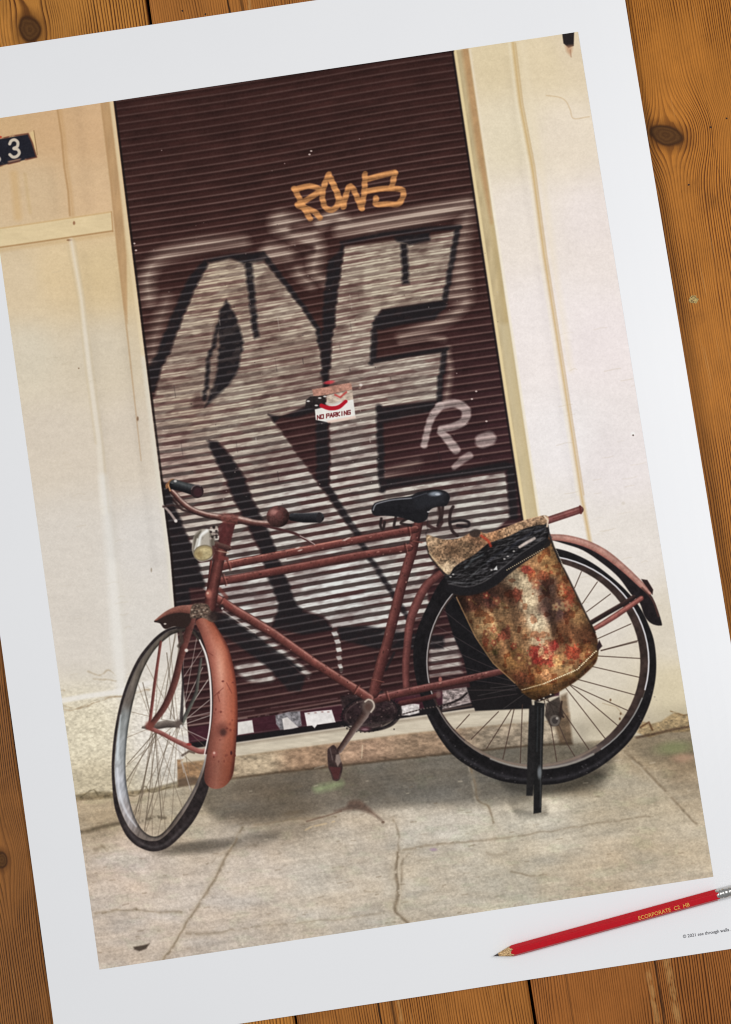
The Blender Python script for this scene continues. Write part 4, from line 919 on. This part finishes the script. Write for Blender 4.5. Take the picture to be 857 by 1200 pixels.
    s = win(306, 588, 346, 622); x, y = X[s], Y[s]
    r = np.hypot((x - 326) / 13.2, (y - 605.5) / 12.6); rr = np.hypot((x - 322) / 13, (y - 600) / 13)
    bc = col((118, 78, 74)) * (1.1 - .55 * rr)[..., None] * (1 + .5 * (fbm(x, y, 3, 3, 3, 2) - .5))[..., None]
    put(s, cov((r - 1) * 12.5, .7), bc.astype(f4)); blob(321, 600, 4, 3, (186, 140, 130), .5, 1.4); line(ell(328, 604, 4, 4), 1.0, (84, 48, 46), .7, .6)
    # saddle
    for pts in ([(447, 608), (446, 616), (449, 620), (451, 612)], [(464, 606), (462, 617), (467, 618)], [(479, 607), (470, 613), (482, 616)], [(514, 592), (516, 604), (513, 616)], [(519, 594), (517, 612)]):
        line(pts, 3.2, (42, 32, 32), .7, .95, True)
    line([(531, 594), (528, 600), (527, 612), (530, 622), (536, 628)], 3.6, (46, 34, 34), .7, .95, True); line([(528, 612), (540, 610), (549, 612), (548, 617), (536, 616)], 3.2, (36, 30, 32), .8, .95, True)
    line([(502, 616), (512, 620), (518, 612)], 4, (56, 38, 38), .8, .9, True); blob(516, 600, 4, 7, (60, 44, 42), .7, .8)
    sad = sm([(435.5, 598), (437.5, 592), (442, 588.5), (459.7, 584.2), (480.7, 581.5), (490, 577), (508.7, 574), (521, 575.5), (527, 581), (526, 588), (522, 593), (511, 594), (503, 599), (500, 609), (490, 613), (478, 609), (464, 605.5), (448, 604.5), (438.7, 604)], True, 4)
    poly(sad, (31, 30, 33), .7, 1, tex=.2)
    line([(437.5, 598), (440, 592), (445, 589.5), (460, 586), (482, 584)], 1.3, (150, 150, 154), .7, .85, True); line([(482, 584), (494, 580), (500, 578)], 1.0, (90, 92, 100), .8, .6)
    blob(510, 579, 7, 2.6, (176, 186, 196), .75, 1.2, -.05); blob(513, 579.5, 3, 1.3, (226, 230, 236), .8, 1); poly([(484, 584), (500, 579), (524, 578), (520, 588), (500, 594), (488, 596)], (58, 60, 66), 3, .35); blob(502, 600, 1.5, 1, (190, 186, 184), .8); line([(447, 600), (480, 602)], 3, (22, 20, 24), 2, .6)
    # -- kickstand and rear hub
    poly([(640, 824), (655, 816), (660, 836), (654, 850), (645, 851), (638, 838)], (54, 46, 42), 1, .9, tex=.4); blob(650, 844, 6, 6.5, (96, 88, 82), 1, .3); blob(650, 844, 3.4, 3.8, (58, 52, 50), .9, .4); blob(652.5, 841.5, 1.5, 1.5, (190, 182, 172), .7)
    line([(658, 822), (656, 836), (660, 840)], 2, (50, 38, 34), .8)
    poly([(620, 826), (629, 826), (627, 895), (624, 932), (616.5, 932), (617.7, 892)], (36, 34, 34), .8, 1, tex=.25)
    poly([(626, 822), (638, 824), (636, 873), (635, 920), (634, 951.5), (625, 953), (625.5, 900), (627, 860)], (31, 30, 30), .7, 1, tex=.25); line([(634.5, 830), (633.5, 880), (633, 945)], 1.4, (72, 72, 72), .8, .7); blob(632, 905, 2.4, 7, (128, 132, 134), .75, 1.2); line([(630, 828), (629, 880)], 1, (66, 70, 72), .8, .6)
    shade([(600, 946), (625, 952), (640, 950), (640, 956), (610, 958)], .85, 3)
    # -- pannier bag
    body = [(525, 680), (535, 698), (545, 721), (557, 746), (567, 762), (578, 777), (592, 790), (604, 801), (614, 813), (629, 821), (640, 818.5), (648, 814.5), (662, 806), (676, 797), (688, 787), (698, 776), (701, 763), (700.5, 754), (697, 741), (686, 719), (675, 697), (664.7, 675), (653, 651.7), (642.5, 626), (630, 634), (600, 650), (560, 670)]
    s = bwin(body, 3); x, y = X[s], Y[s]
    bm = cov(sd_poly(x, y, sm(body, True, 3)), .9)
    bc = idw(x, y, [(545, 705, (96, 66, 48)), (556, 728, (150, 118, 78)), (566, 735, (176, 144, 96)), (575, 700, (84, 58, 44)), (578, 755, (166, 130, 84)), (590, 760, (150, 112, 74)), (588, 715, (168, 134, 90)), (599, 700, (116, 80, 56)), (597, 730, (164, 128, 84)), (600, 770, (150, 112, 66)), (611, 685, (214, 196, 150)), (620, 706, (214, 196, 150)), (628, 728, (220, 204, 158)), (631, 748, (206, 184, 138)), (604, 725, (160, 124, 86)), (612, 745, (170, 132, 88)),
                    (642, 690, (104, 80, 64)), (641, 712, (108, 82, 66)), (650, 715, (92, 68, 58)), (660, 740, (122, 84, 54)), (625, 665, (190, 146, 96)), (645, 660, (182, 140, 86)), (663, 690, (176, 126, 78)), (680, 720, (170, 132, 84)), (690, 745, (120, 80, 52)), (693, 765, (150, 112, 68)), (670, 770, (168, 124, 80)), (640, 790, (170, 124, 76)), (610, 795, (142, 98, 60)), (630, 812, (128, 92, 50)), (665, 795, (140, 100, 58)), (655, 785, (188, 150, 98))], 5.5)
    wv = .5 * fbm(x, y, 1.5, 3.0, 3, 2) + .5 * fbm(x, y, 3.2, 1.3, 5, 2); pt = fbm(x, y, 11, 11, 0, 3); pt2 = fbm(x, y, 8, 8, 2, 2)
    bc = bc * np.array([.82, .80, .86], f4) * (1 + .8 * (wv - .5) + .45 * (pt - .5))[..., None]
    dk = step(.56, .66, pt2)[..., None] * .6
    bc = bc * (1 - dk) + bc * np.array([.72, .5, .42], f4) * dk
    put(s, bm, bc)
    def rose(cx, cy, rx, ry, c, a, k):
        s = win(cx - rx * 1.7, cy - ry * 1.7, cx + rx * 1.7, cy + ry * 1.7); x, y = X[s], Y[s]
        r = np.hypot((x - cx) / rx, (y - cy) / ry) + 1.7 * (fbm(x, y, 5, 5, k, 3) - .5)
        put(s, ((1 - step(.6, 1.1, r)) * a).astype(f4), (col(c) * (1 + 1.0 * (fbm(x, y, 2, 2, k + 1, 2) - .5))[..., None]).astype(f4))
    for a in ((639, 766, 17, 16, (130, 54, 44), .85, 1), (617, 668, 8, 5, (136, 52, 46), .7, 2), (632, 675, 14, 7, (140, 70, 48), .6, 3), (666, 700, 7, 16, (140, 62, 46), .6, 4), (592, 743, 8, 8, (112, 56, 44), .75, 5), (605, 695, 6, 9, (106, 56, 44), .7, 0), (552, 706, 14, 10, (92, 58, 46), .7, 2),
              (578, 705, 9, 10, (84, 54, 48), .6, 3), (568, 752, 6, 7, (120, 58, 40), .7, 4), (672, 765, 10, 9, (140, 54, 40), .7, 5), (688, 736, 9, 8, (92, 62, 42), .6, 1), (612, 795, 10, 7, (104, 58, 42), .65, 0), (648, 720, 5, 26, (84, 60, 46), .5, 2), (685, 758, 8, 7, (108, 70, 42), .5, 3), (640, 790, 7, 6, (196, 140, 100), .7, 4), (655, 775, 8, 9, (192, 146, 96), .6, 5), (580, 764, 5, 5, (84, 72, 40), .7, 1)):
        rose(*a)
    for a in ((640, 755, 7, 4, (196, 150, 112), .8, 1), (634, 764, 3.5, 6, (200, 158, 118), .8, 2), (645, 764, 4, 7, (186, 132, 100), .75, 3), (639, 771, 6, 4, (206, 160, 118), .8, 4), (627, 770, 5, 8, (126, 40, 38), .7, 5), (650, 758, 8, 7, (128, 48, 44), .6, 0)): rose(*a)
    shade([(586, 700), (592, 730), (600, 770), (606, 760), (600, 720), (598, 690)], .78, 5); shade([(640, 680), (655, 720), (665, 755), (672, 750), (662, 715), (650, 680)], .82, 6); shade([(534, 695), (600, 668), (600, 690), (545, 715)], .75, 6)
    shade([(535, 700), (557, 746), (578, 777), (604, 801), (614, 800), (590, 775), (565, 740), (548, 705)], .9, 4); shade([(604, 801), (629, 822), (676, 797), (698, 776), (690, 772), (660, 792), (628, 806)], .86, 4)
    for pts, w, a in (([(556, 700), (566, 735), (586, 772)], [3, 9, 4], .82), ([(570, 692), (584, 726), (604, 770)], [3, 7, 3], .84), ([(630, 668), (640, 700), (650, 742)], [3, 9, 4], .80), ([(655, 690), (668, 725), (682, 760)], [2, 8, 3], .82), ([(598, 690), (602, 720), (610, 752)], [2, 6, 3], .80), ([(610, 800), (640, 788), (672, 772)], [3, 6, 3], .86), ([(560, 745), (580, 738), (598, 742)], [2, 5, 2], .86)):
        p = sm(pts); ss = bwin(p, 12); d = sd_line(X[ss], Y[ss], p, w)[0]; img[ss] *= (1 - (1 - a) * (1 - step(-1, 5, d)))[..., None]
        p2 = p + np.array([-6.5, 1.0]); ss = bwin(p2, 12); d = sd_line(X[ss], Y[ss], p2, np.asarray(w) * .5)[0]; img[ss] *= (1 + .22 * (1 - step(-1, 4, d)))[..., None]
    line([(535, 700), (557, 746), (578, 777), (603, 800)], 1.4, (176, 138, 98), .7, .8); line([(653, 652), (664.7, 675), (686, 719), (697, 741)], 1.8, (40, 32, 30), .8, .85)
    for k in range(30):      # small woven flowers
        cx, cy = rng.uniform(545, 692), rng.uniform(680, 805)
        pc = ((134, 58, 46), (96, 58, 44), (200, 170, 124), (112, 88, 52), (150, 84, 60))[k % 5]
        m0 = sd_poly(np.array([[cx]], f4), np.array([[cy]], f4), body)[0, 0]
        if m0 > -9: continue
        R0 = rng.uniform(3.0, 5.5); a0 = rng.uniform(0, 6)
        for j in range(5): blob(cx + R0 * .72 * np.cos(a0 + j * 1.257), cy + R0 * .72 * np.sin(a0 + j * 1.257), R0 * .52, R0 * .42, pc, .42, 1.2, a0 + j * 1.257)
        blob(cx, cy, R0 * .35, R0 * .35, (214, 184, 130) if k % 5 != 2 else (120, 60, 46), .45, 1.2)
        line(sm([(cx + R0, cy + 1), (cx + R0 * 1.9, cy + 3 + R0 * .3), (cx + R0 * 2.4, cy + R0 * 1.4)]), 1.2, (92, 78, 44), .8, .5)
    ss = bwin(body, 3); xx, yy = X[ss], Y[ss]; sb = sd_poly(xx, yy, sm(body, True, 3))
    sc_ = xx * .90 - yy * .42
    hgt = 4.2 * np.sin(sc_ / 7.5 + 2.6 * fbm(xx, yy, 45, 45, 2, 2)) * step(-60, 40, yy - 700) + 13 * fbm(xx, yy, 24, 30, 4, 2) + 4.5 * fbm(xx, yy, 9, 12, 1, 2) + 1.1 * fbm(xx, yy, 2.2, 2.2, 3, 2)
    gy, gx = np.gradient(hgt); rel = np.clip(-(gx * .8 + gy * .55), -.75, .75)
    mm = cov(sb, .9)
    img[ss] *= (1 + mm * (.07 + .44 * rel))[..., None] * (1 - mm * .34 * (1 - step(0, 15, -sb)))[..., None]
    for k in range(44):
        q = k / 43
        px = np.interp(q, [0, .3, .7, 1], [612, 637, 676, 698]); py = np.interp(q, [0, .3, .7, 1], [808, 801, 784.5, 763])
        blob(px + rng.uniform(-.3, .3), py, 1.15, .8, (226, 210, 176), .9 if .28 < q else .5, .5)
    line([(612, 811), (640, 805), (678, 788), (699, 768)], 2, (120, 88, 48), 1, .5)
    poly([(699, 757), (702, 750), (705.5, 757), (700, 763)], (48, 34, 36), .7); line([(628, 821.5), (648, 814)], 3, (36, 30, 30), .9, .9)
    for p in ((632, 820), (637, 818), (645, 813.5)): blob(p[0], p[1], 1.2, .9, (206, 196, 180), .8)
    # dark mouth of the bag
    poly(sm([(521, 676), (532, 664), (551, 652), (570, 636), (597, 626), (620, 616), (640, 612), (643, 626), (637, 640), (613, 654), (597, 671), (583, 685), (569, 691), (546, 696), (534, 696)], True, 3), (35, 33, 34), .8, 1, tex=.35)
    for a, w, c, al in (([(525, 681), (550, 683), (575, 674), (600, 658), (620, 646), (638, 634)], 1.2, (92, 90, 92), .7), ([(545, 665), (556, 655), (566, 650)], 2.4, (72, 76, 78), .6), ([(570, 660), (585, 648), (610, 636)], 2.4, (62, 62, 68), .6), ([(552, 676), (566, 662), (572, 658)], 1.2, (96, 98, 98), .6), ([(600, 640), (620, 626), (636, 620)], 3, (58, 58, 66), .6)):
        line(a, w, c, .9, al, True)
    for k in range(46):      # crumpled cloth of the dark mouth
        q = rng.random(); cx = 530 + 104 * q; cy = 686 - 60 * q + rng.uniform(-15, 12) * (1 - .35 * q)
        L = rng.uniform(4, 13); an = rng.uniform(-1.0, .1)
        line([(cx, cy), (cx + L * .5 * np.cos(an), cy + L * .5 * np.sin(an) - 1), (cx + L * np.cos(an), cy + L * np.sin(an))], rng.uniform(.8, 2.4), (84, 82, 84) if rng.random() < .55 else (16, 15, 17), 1.0, rng.uniform(.2, .6), True)
    mouth = [(521, 676), (532, 664), (551, 652), (570, 636), (597, 626), (620, 616), (640, 612), (643, 626), (637, 640), (613, 654), (597, 671), (583, 685), (569, 691), (546, 696), (534, 696)]
    ss = bwin(mouth, 3); xx, yy = X[ss], Y[ss]; mm = cov(sd_poly(xx, yy, mouth), 1.5)
    hgt = 16 * fbm(xx + yy * .5, yy, 12, 5, 2, 3) + 5 * fbm(xx, yy, 4, 3, 4, 2)
    gy, gx = np.gradient(hgt); rel = np.clip(-(gx * .6 + gy * .8), -.6, 1.2)
    img[ss] += (mm * np.maximum(rel, -.3) * .11)[..., None]
    img[ss] = np.clip(img[ss], .06, 1)
    for wdt, cc_ in ((10, (30, 28, 30)), (1.2, (96, 92, 92))):      # the stiff hem of the mouth
        line(sm([(527, 690), (548, 693), (571, 686), (596, 667), (616, 652), (640, 636)] if wdt > 2 else [(526, 684), (547, 687.5), (569, 680.5), (593, 662), (613, 647), (639, 630.5)]), wdt, cc_, .8, .9 if wdt > 2 else .6)
    line([(609, 641), (617, 636), (626, 631)], 3.2, (206, 190, 180), .8, .9, True, tex=.2); poly([(578, 668), (582, 663), (583, 668)], (214, 212, 208), .6, .95)
    for p in ((595, 652), (602, 646), (591, 655), (576, 668), (528, 676), (531, 673)): blob(p[0], p[1], 1.4, 1, (196, 190, 184), .7)
    for k in range(20):
        q = k / 19; blob(np.interp(q, [0, 1], [594, 637]), np.interp(q, [0, 1], [668, 643]), .9, .7, (206, 186, 150), .75)
    for k in range(20):
        q = k / 19; blob(np.interp(q, [0, 1], [644, 660]), np.interp(q, [0, 1], [628, 664]), .9, .9, (206, 196, 176), .7)
    line([(641, 618), (648, 640), (656, 658)], 2.2, (34, 30, 32), .8, .85)
    # flap
    flap = sm([(500, 627), (508, 629), (518, 632), (530, 632), (540, 630), (548, 626), (555, 622), (562, 622), (570, 625), (592, 618), (613, 610), (628, 606), (638, 604), (643, 607), (640, 614), (628, 616), (613, 620), (597, 628), (580, 634), (570, 638), (556, 650), (540, 659), (532, 665), (527, 673), (521, 671), (512, 662), (503, 650), (500, 638)], True, 3)
    s = bwin(flap, 3); x, y = X[s], Y[s]
    fc = idw(x, y, [(505, 635, (186, 160, 122)), (515, 650, (166, 136, 100)), (530, 645, (150, 118, 86)), (525, 665, (196, 176, 138)), (545, 640, (176, 146, 108)), (556, 630, (120, 92, 68)), (575, 630, (168, 128, 90)), (600, 620, (190, 158, 118)), (630, 610, (178, 148, 112))])
    fc = fc * np.array([.88, .85, .88], f4) * (1 + .8 * (fbm(x, y, 1.8, 1.8, 3, 2) - .5) + .7 * (fbm(x, y, 9, 5, 1, 3) - .5))[..., None]
    hg = 14 * fbm(x, y, 14, 9, 4, 2) + 4 * fbm(x, y, 5, 4, 2, 2); gy, gx = np.gradient(hg)
    fc = fc * np.array([.97, .98, 1.0], f4) * (1 + .34 * np.clip(-(gx * .6 + gy * .8), -.7, .7))[..., None]
    put(s, cov(sd_poly(x, y, flap), .8), fc)
    poly([(550, 624), (556, 620), (563, 622), (561, 629), (553, 629)], (50, 42, 40), 1, .85, True); line([(564, 628), (572, 634), (575, 640)], 3, (168, 62, 44), 1, .8, True); line([(500, 640), (504, 652), (513, 664), (522, 674)], 2, (44, 38, 36), .8, .85, True); line([(503, 648), (514, 661), (524, 672)], 1.2, (206, 186, 150), .7, .7, True)
    line([(638, 605), (642, 610), (641, 617)], 2, (222, 200, 176), .7, .9); shade([(520, 640), (545, 636), (562, 640), (545, 655), (530, 660)], .8, 5)
    for k in range(30): blob(rng.uniform(505, 636), rng.uniform(606, 662), 1, .8, (214, 196, 160), rng.uniform(0, .0))

    # ---- 6. finish : a lens' softness, film grain, printing dots
    def blur(a):
        b = a.copy(); b[1:-1] = (a[:-2] + 2 * a[1:-1] + a[2:]) / 4
        c = b.copy(); c[:, 1:-1] = (b[:, :-2] + 2 * b[:, 1:-1] + b[:, 2:]) / 4
        return c
    img[:] = np.clip(img, 0, 1)
    b1 = blur(img)
    g = rng.normal(0, 1, (PIX_H, PIX_W)).astype(f4)
    g = blur(g[..., None])[..., 0] * 2.0
    lum = b1.mean(-1)
    b1 = np.clip(b1 + .085 * (b1 - .42) * (4 * b1 * (1 - b1)), 0, 1)
    Ef = np.zeros(X.shape, f4); wsum = np.zeros(X.shape, f4)
    for px_, py_, e in ((60, 90, .885), (300, 50, .94), (640, 20, 1.0), (740, 200, 1.02), (790, 550, 1.01), (840, 900, .97), (700, 1115, .935), (400, 1140, .875), (150, 1170, .84), (60, 950, .76), (20, 700, .785), (-20, 400, .83), (-40, 150, .86)):
        w_ = 1 / ((X - px_) ** 2 + (Y - py_) ** 2 + 9000); Ef += w_ * e; wsum += w_
    gain = (wsum / Ef) ** (1 / 2.3)
    b1 = np.clip(b1 * gain[..., None], 0, 1)
    b2 = b1
    for _ in range(4): b2 = blur(b2)
    out = b1 + .55 * (b1 - b2) + (g * .007 * (1 - .35 * lum))[..., None] + (fbm(X, Y, 2.4, 2.4, 4, 2) - .5)[..., None] * .02
    return np.clip(out, 0, 1)
# ---------------------------------------------------------------- the sheet
def sheet_z(x, y):
    """the paper lies flat and springs up a little along its right-hand edge"""
    def s(a, b, v):
        t = min(1, max(0, (v - a) / (b - a))); return t * t * (3 - 2 * t)
    z = .0012
    z += .0062 * max(0, (x - .18) / .07) ** 2 * s(-.29, -.14, y) * (1 - .70 * s(.02, .30, y))
    z += .0012 * max(0, (-x - .17) / .08) ** 2 * s(-.33, .0, y)
    z += .0010 * max(0, (-y - .27) / .08) ** 2 * (1 - s(.0, .1, x))
    z += .0008 * max(0, (y - .29) / .06) ** 2
    z += .0004 * math.sin(x * 9 + 1) * math.sin(y * 7) ** 2 * s(.26, .2, abs(x)) + .0004
    return z

def grid_sheet(name, x0, x1, y0, y1, nx, ny, dz, thick, mat, parent, uv=False):
    vs_, fs = [], []
    for j in range(ny + 1):
        for i in range(nx + 1):
            x = x0 + (x1 - x0) * i / nx; y = y0 + (y1 - y0) * j / ny
            vs_.append((x, y, sheet_z(x, y) + dz))
    for j in range(ny):
        for i in range(nx):
            a = j * (nx + 1) + i
            fs.append((a, a + 1, a + nx + 2, a + nx + 1))
    nt_ = len(vs_)
    if thick:
        vs_ += [(x, y, z - thick) for x, y, z in vs_]
        top = len(fs)
        fs += [(d + nt_, c + nt_, b + nt_, a + nt_) for a, b, c, d in fs[:top]]
        rim = ([i for i in range(nx + 1)] + [(j + 1) * (nx + 1) - 1 for j in range(1, ny + 1)]
               + [ny * (nx + 1) + i for i in range(nx - 1, -1, -1)] + [j * (nx + 1) for j in range(ny - 1, 0, -1)])
        for k in range(len(rim)):
            a, b = rim[k], rim[(k + 1) % len(rim)]
            fs.append((a, a + nt_, b + nt_, b))
    o = mesh_obj(name, vs_, fs, mat, parent, smooth=not thick)
    if uv:
        me = o.data; lay = me.uv_layers.new(name='print')
        co = np.array([v.co[:2] for v in me.vertices])
        li = np.zeros(len(me.loops), np.int32); me.loops.foreach_get('vertex_index', li)
        q = co[li]; q = np.stack([(q[:, 0] - x0) / (x1 - x0), (q[:, 1] - y0) / (y1 - y0)], 1).astype(np.float32)
        lay.data.foreach_set('uv', q.ravel())
    return o

def text_mesh(name, body, size, mat, parent, loc, rotz=0.0, bold=0.0, extrude=0.0, space=1.0):
    cu = bpy.data.curves.new(name, 'FONT'); cu.body = body; cu.size = size; cu.offset = bold; cu.extrude = extrude; cu.space_character = space
    cu.resolution_u = 3
    t = bpy.data.objects.new(name + '_curve', cu); COL.objects.link(t)
    dg = bpy.context.evaluated_depsgraph_get()
    me = bpy.data.meshes.new_from_object(t.evaluated_get(dg)); me.name = name
    bpy.data.objects.remove(t, do_unlink=True)
    me.materials.clear(); me.materials.append(mat)
    o = bpy.data.objects.new(name, me); COL.objects.link(o); o.location = loc; o.rotation_euler = (0, 0, rotz); o.parent = parent
    return o

def build_poster():
    m_paper, nt, bs = new_mat('white_paper')
    N = Nodes(nt); tc = nt.nodes.new('ShaderNodeTexCoord'); sp = nt.nodes.new('ShaderNodeSeparateXYZ'); nt.links.new(tc.outputs['Object'], sp.inputs[0])
    x = E(N, sp.outputs[0]); y = E(N, sp.outputs[1])
    tint = N.noise(x * 9.0, y * 9.0, 1.0, 3.0)
    c = N.mix(tint, lin((236, 236, 238)), lin((240, 240, 241)))
    nt.links.new(c, bs.inputs['Base Color']); bs.inputs['Roughness'].default_value = .65; bs.inputs['Specular IOR Level'].default_value = .15
    bp = nt.nodes.new('ShaderNodeBump'); bp.inputs['Strength'].default_value = .06; bp.inputs['Distance'].default_value = .0002
    nt.links.new(N.noise(x * 1400.0, y * 1400.0, 0.0, 2.0).v, bp.inputs['Height']); nt.links.new(bp.outputs[0], bs.inputs['Normal'])

    root = bpy.data.objects.new('poster', None); COL.objects.link(root)
    tag(root, 'large photo print of a bicycle by a graffitied shutter, white border, on floorboards', 'poster')
    grid_sheet('paper_sheet', -.25, .25, -.35, .35, 50, 70, 0, .00032, m_paper, root)

    px = paint_print()
    img = bpy.data.images.new('print_ink', PIX_W, PIX_H, alpha=False, float_buffer=False)
    buf = np.ones((PIX_H, PIX_W, 4), np.float32); buf[..., :3] = px[::-1]
    img.pixels.foreach_set(buf.ravel()); img.update(); img.pack()
    m_print, nt, bs = new_mat('printed_ink')
    ti = nt.nodes.new('ShaderNodeTexImage'); ti.image = img; ti.interpolation = 'Cubic'; ti.extension = 'EXTEND'
    uvn = nt.nodes.new('ShaderNodeUVMap'); uvn.uv_map = 'print'
    nt.links.new(uvn.outputs[0], ti.inputs[0]); nt.links.new(ti.outputs[0], bs.inputs['Base Color'])
    bs.inputs['Roughness'].default_value = .6; bs.inputs['Specular IOR Level'].default_value = .06
    pr = grid_sheet('printed_photograph', -PRINT_W / 2, PRINT_W / 2, -PRINT_H / 2, PRINT_H / 2, 50, 70, .00012, 0, m_print, root, uv=True)
    pr['label'] = 'printed picture: red bicycle with a tapestry pannier, graffiti RE on a maroon roller shutter'
    m_ink, nt, bs = new_mat('grey_ink'); bs.inputs['Base Color'].default_value = lin((86, 86, 92)); bs.inputs['Roughness'].default_value = .7
    cx, cy = .18655, -.33795
    text_mesh('caption', '\u00a9 2021 see through walls . all', .0031, m_ink, root, (cx, cy, sheet_z(.2, -.337) + .0001), .003, .00004)
    return root

# ---------------------------------------------------------------- the pencil
def build_pencil():
    tip = Vector((.0551, -.3297)); end = Vector((.2146, -.3112))
    d = end - tip; ang = math.atan2(d.y, d.x); L = d.length
    root = bpy.data.objects.new('pencil', None); COL.objects.link(root)
    A_, Rc = .00345, .00345 / math.cos(math.pi / 6)
    z0 = max(sheet_z(tip.x + d.x * k / 20, tip.y + d.y * k / 20) for k in range(21)) + .00012
    root.location = (tip.x, tip.y, z0); root.rotation_euler = (0, 0, ang)
    tag(root, 'sharpened red pencil with gold lettering and metal ferrule on the white border', 'pencil')
    n = 48
    th = [2 * math.pi * i / n for i in range(n)]
    def rhex(t):
        q = (t + math.pi / 6 + math.pi / 2) % (math.pi / 3) - math.pi / 6      # a facet faces straight up
        r = A_ / math.cos(q)
        return min(r, Rc * .985)
    def ringpts(x, rf): return [(x(t) if callable(x) else x, rf(t) * math.cos(t), A_ + rf(t) * math.sin(t)) for t in th]
    def loft(name, rings, mat, cap0=False, cap1=False, smooth=True):
        vs_ = [p for r in rings for p in r]; fs = []
        for k in range(len(rings) - 1):
            for i in range(n):
                a = k * n + i; b = k * n + (i + 1) % n
                fs.append((a, a + n, b + n, b))
        if cap0: fs.append(tuple(range(n)))
        if cap1: fs.append(tuple(range(len(rings) * n - 1, (len(rings) - 1) * n - 1, -1)))
        o = mesh_obj(name, vs_, fs, mat, root)
        for p in o.data.polygons: p.use_smooth = smooth
        return o
    slope = Rc / .0146
    rnd = random.Random(4); wob = [rnd.uniform(-.0004, .0004) for _ in range(n)]
    def xb(t):
        return rhex(t) / slope + wob[int(round(t / (2 * math.pi) * n)) % n] * .8
    def mat_simple(name, c, rough, metal=0, coat=0, spec=.5):
        m, nt, bs = new_mat(name); bs.inputs['Base Color'].default_value = lin(c); bs.inputs['Roughness'].default_value = rough
        bs.inputs['Metallic'].default_value = metal; bs.inputs['Coat Weight'].default_value = coat; bs.inputs['Coat Roughness'].default_value = .12; bs.inputs['Specular IOR Level'].default_value = spec
        nz = nt.nodes.new('ShaderNodeTexNoise'); nz.inputs['Scale'].default_value = 700; nz.inputs['Detail'].default_value = 3
        tcx = nt.nodes.new('ShaderNodeTexCoord'); nt.links.new(tcx.outputs['Object'], nz.inputs['Vector'])
        mx = nt.nodes.new('ShaderNodeMix'); mx.data_type = 'RGBA'; nt.links.new(nz.outputs[0], mx.inputs[0])
        mx.inputs[6].default_value = lin([v * .88 for v in c]); mx.inputs[7].default_value = lin([min(255, v * 1.08) for v in c])
        nt.links.new(mx.outputs[2], bs.inputs['Base Color'])
        return m, nt, bs
    m_red, nt, bs = mat_simple('red_lacquer', (190, 4, 26), .42, 0, .08, .3)
    m_wood, nt, bs = mat_simple('cedar', (198, 158, 104), .7)
    N = Nodes(nt); tcx = nt.nodes.new('ShaderNodeTexCoord'); sp = nt.nodes.new('ShaderNodeSeparateXYZ'); nt.links.new(tcx.outputs['Object'], sp.inputs[0])
    gr = N.noise(E(N, sp.outputs[0]) * 180.0, E(N, sp.outputs[1]) * 2600.0, E(N, sp.outputs[2]) * 2600.0, 3.0)
    nt.links.new(N.mix(N.ss(.35, .65, gr), lin((226, 190, 136)), lin((120, 84, 52))), bs.inputs['Base Color'])
    m_lead = mat_simple('graphite', (66, 58, 58), .4, .3)[0]
    m_fer = mat_simple('tinned_ferrule', (206, 204, 200), .28, 1.0)[0]
    m_rub = mat_simple('pale_rubber', (226, 214, 204), .85)[0]
    m_gold = mat_simple('gold_foil', (232, 176, 84), .4, .15)[0]
    m_core = mat_simple('bare_end', (180, 140, 96), .8)[0]
    rl = .0011; xl = rl / slope
    loft('lead', [ringpts(.0004, lambda t: .00012), ringpts(.0012, lambda t: .0012 * slope * .9), ringpts(xl, lambda t: rl)], m_lead, cap0=True)
    loft('sharpened_wood', [ringpts(xl - .00005, lambda t: rl * 1.02), ringpts(.009, lambda t: .009 * slope), ringpts(xb, lambda t: xb(t) * slope if False else rhex(t) * .998)], m_wood)
    loft('painted_body', [ringpts(xb, rhex), ringpts(lambda t: xb(t) + .0006, lambda t: rhex(t) * 1.004), ringpts(L - .0008, lambda t: rhex(t) * 1.004), ringpts(L - .0002, lambda t: rhex(t) * .96)], m_red, cap1=True, smooth=False)
    rings = []
    x = L - .0016
    prof = [(-.0006, .0033), (0, .00372), (.0015, .00372), (.0018, .0034), (.0023, .0034), (.0026, .00372), (.0034, .00372), (.0037, .0034), (.0042, .0034), (.0045, .0037), (.0080, .0037), (.0083, .0034), (.0088, .0034), (.0091, .0037), (.0100, .0037), (.0103, .0034), (.0108, .0034), (.0111, .0037), (.0135, .0037), (.0136, .0033)]
    loft('ferrule', [ringpts(x + a, lambda t, r=r: r) for a, r in prof], m_fer)
    loft('eraser', [ringpts(x + a, lambda t, r=r: r) for a, r in ((.0130, .0034), (.0185, .0034), (.0196, .0031), (.0201, .0024), (.0202, .0010))], m_rub, cap1=True)
    text_mesh('lettering', 'ECORPORATE  C2  HB', .0036, m_gold, root, (.1025, -.0015, 2 * A_ + .00006), 0, .00003, 0, 1.02)
    return root

build_floor()
build_poster()
build_pencil()
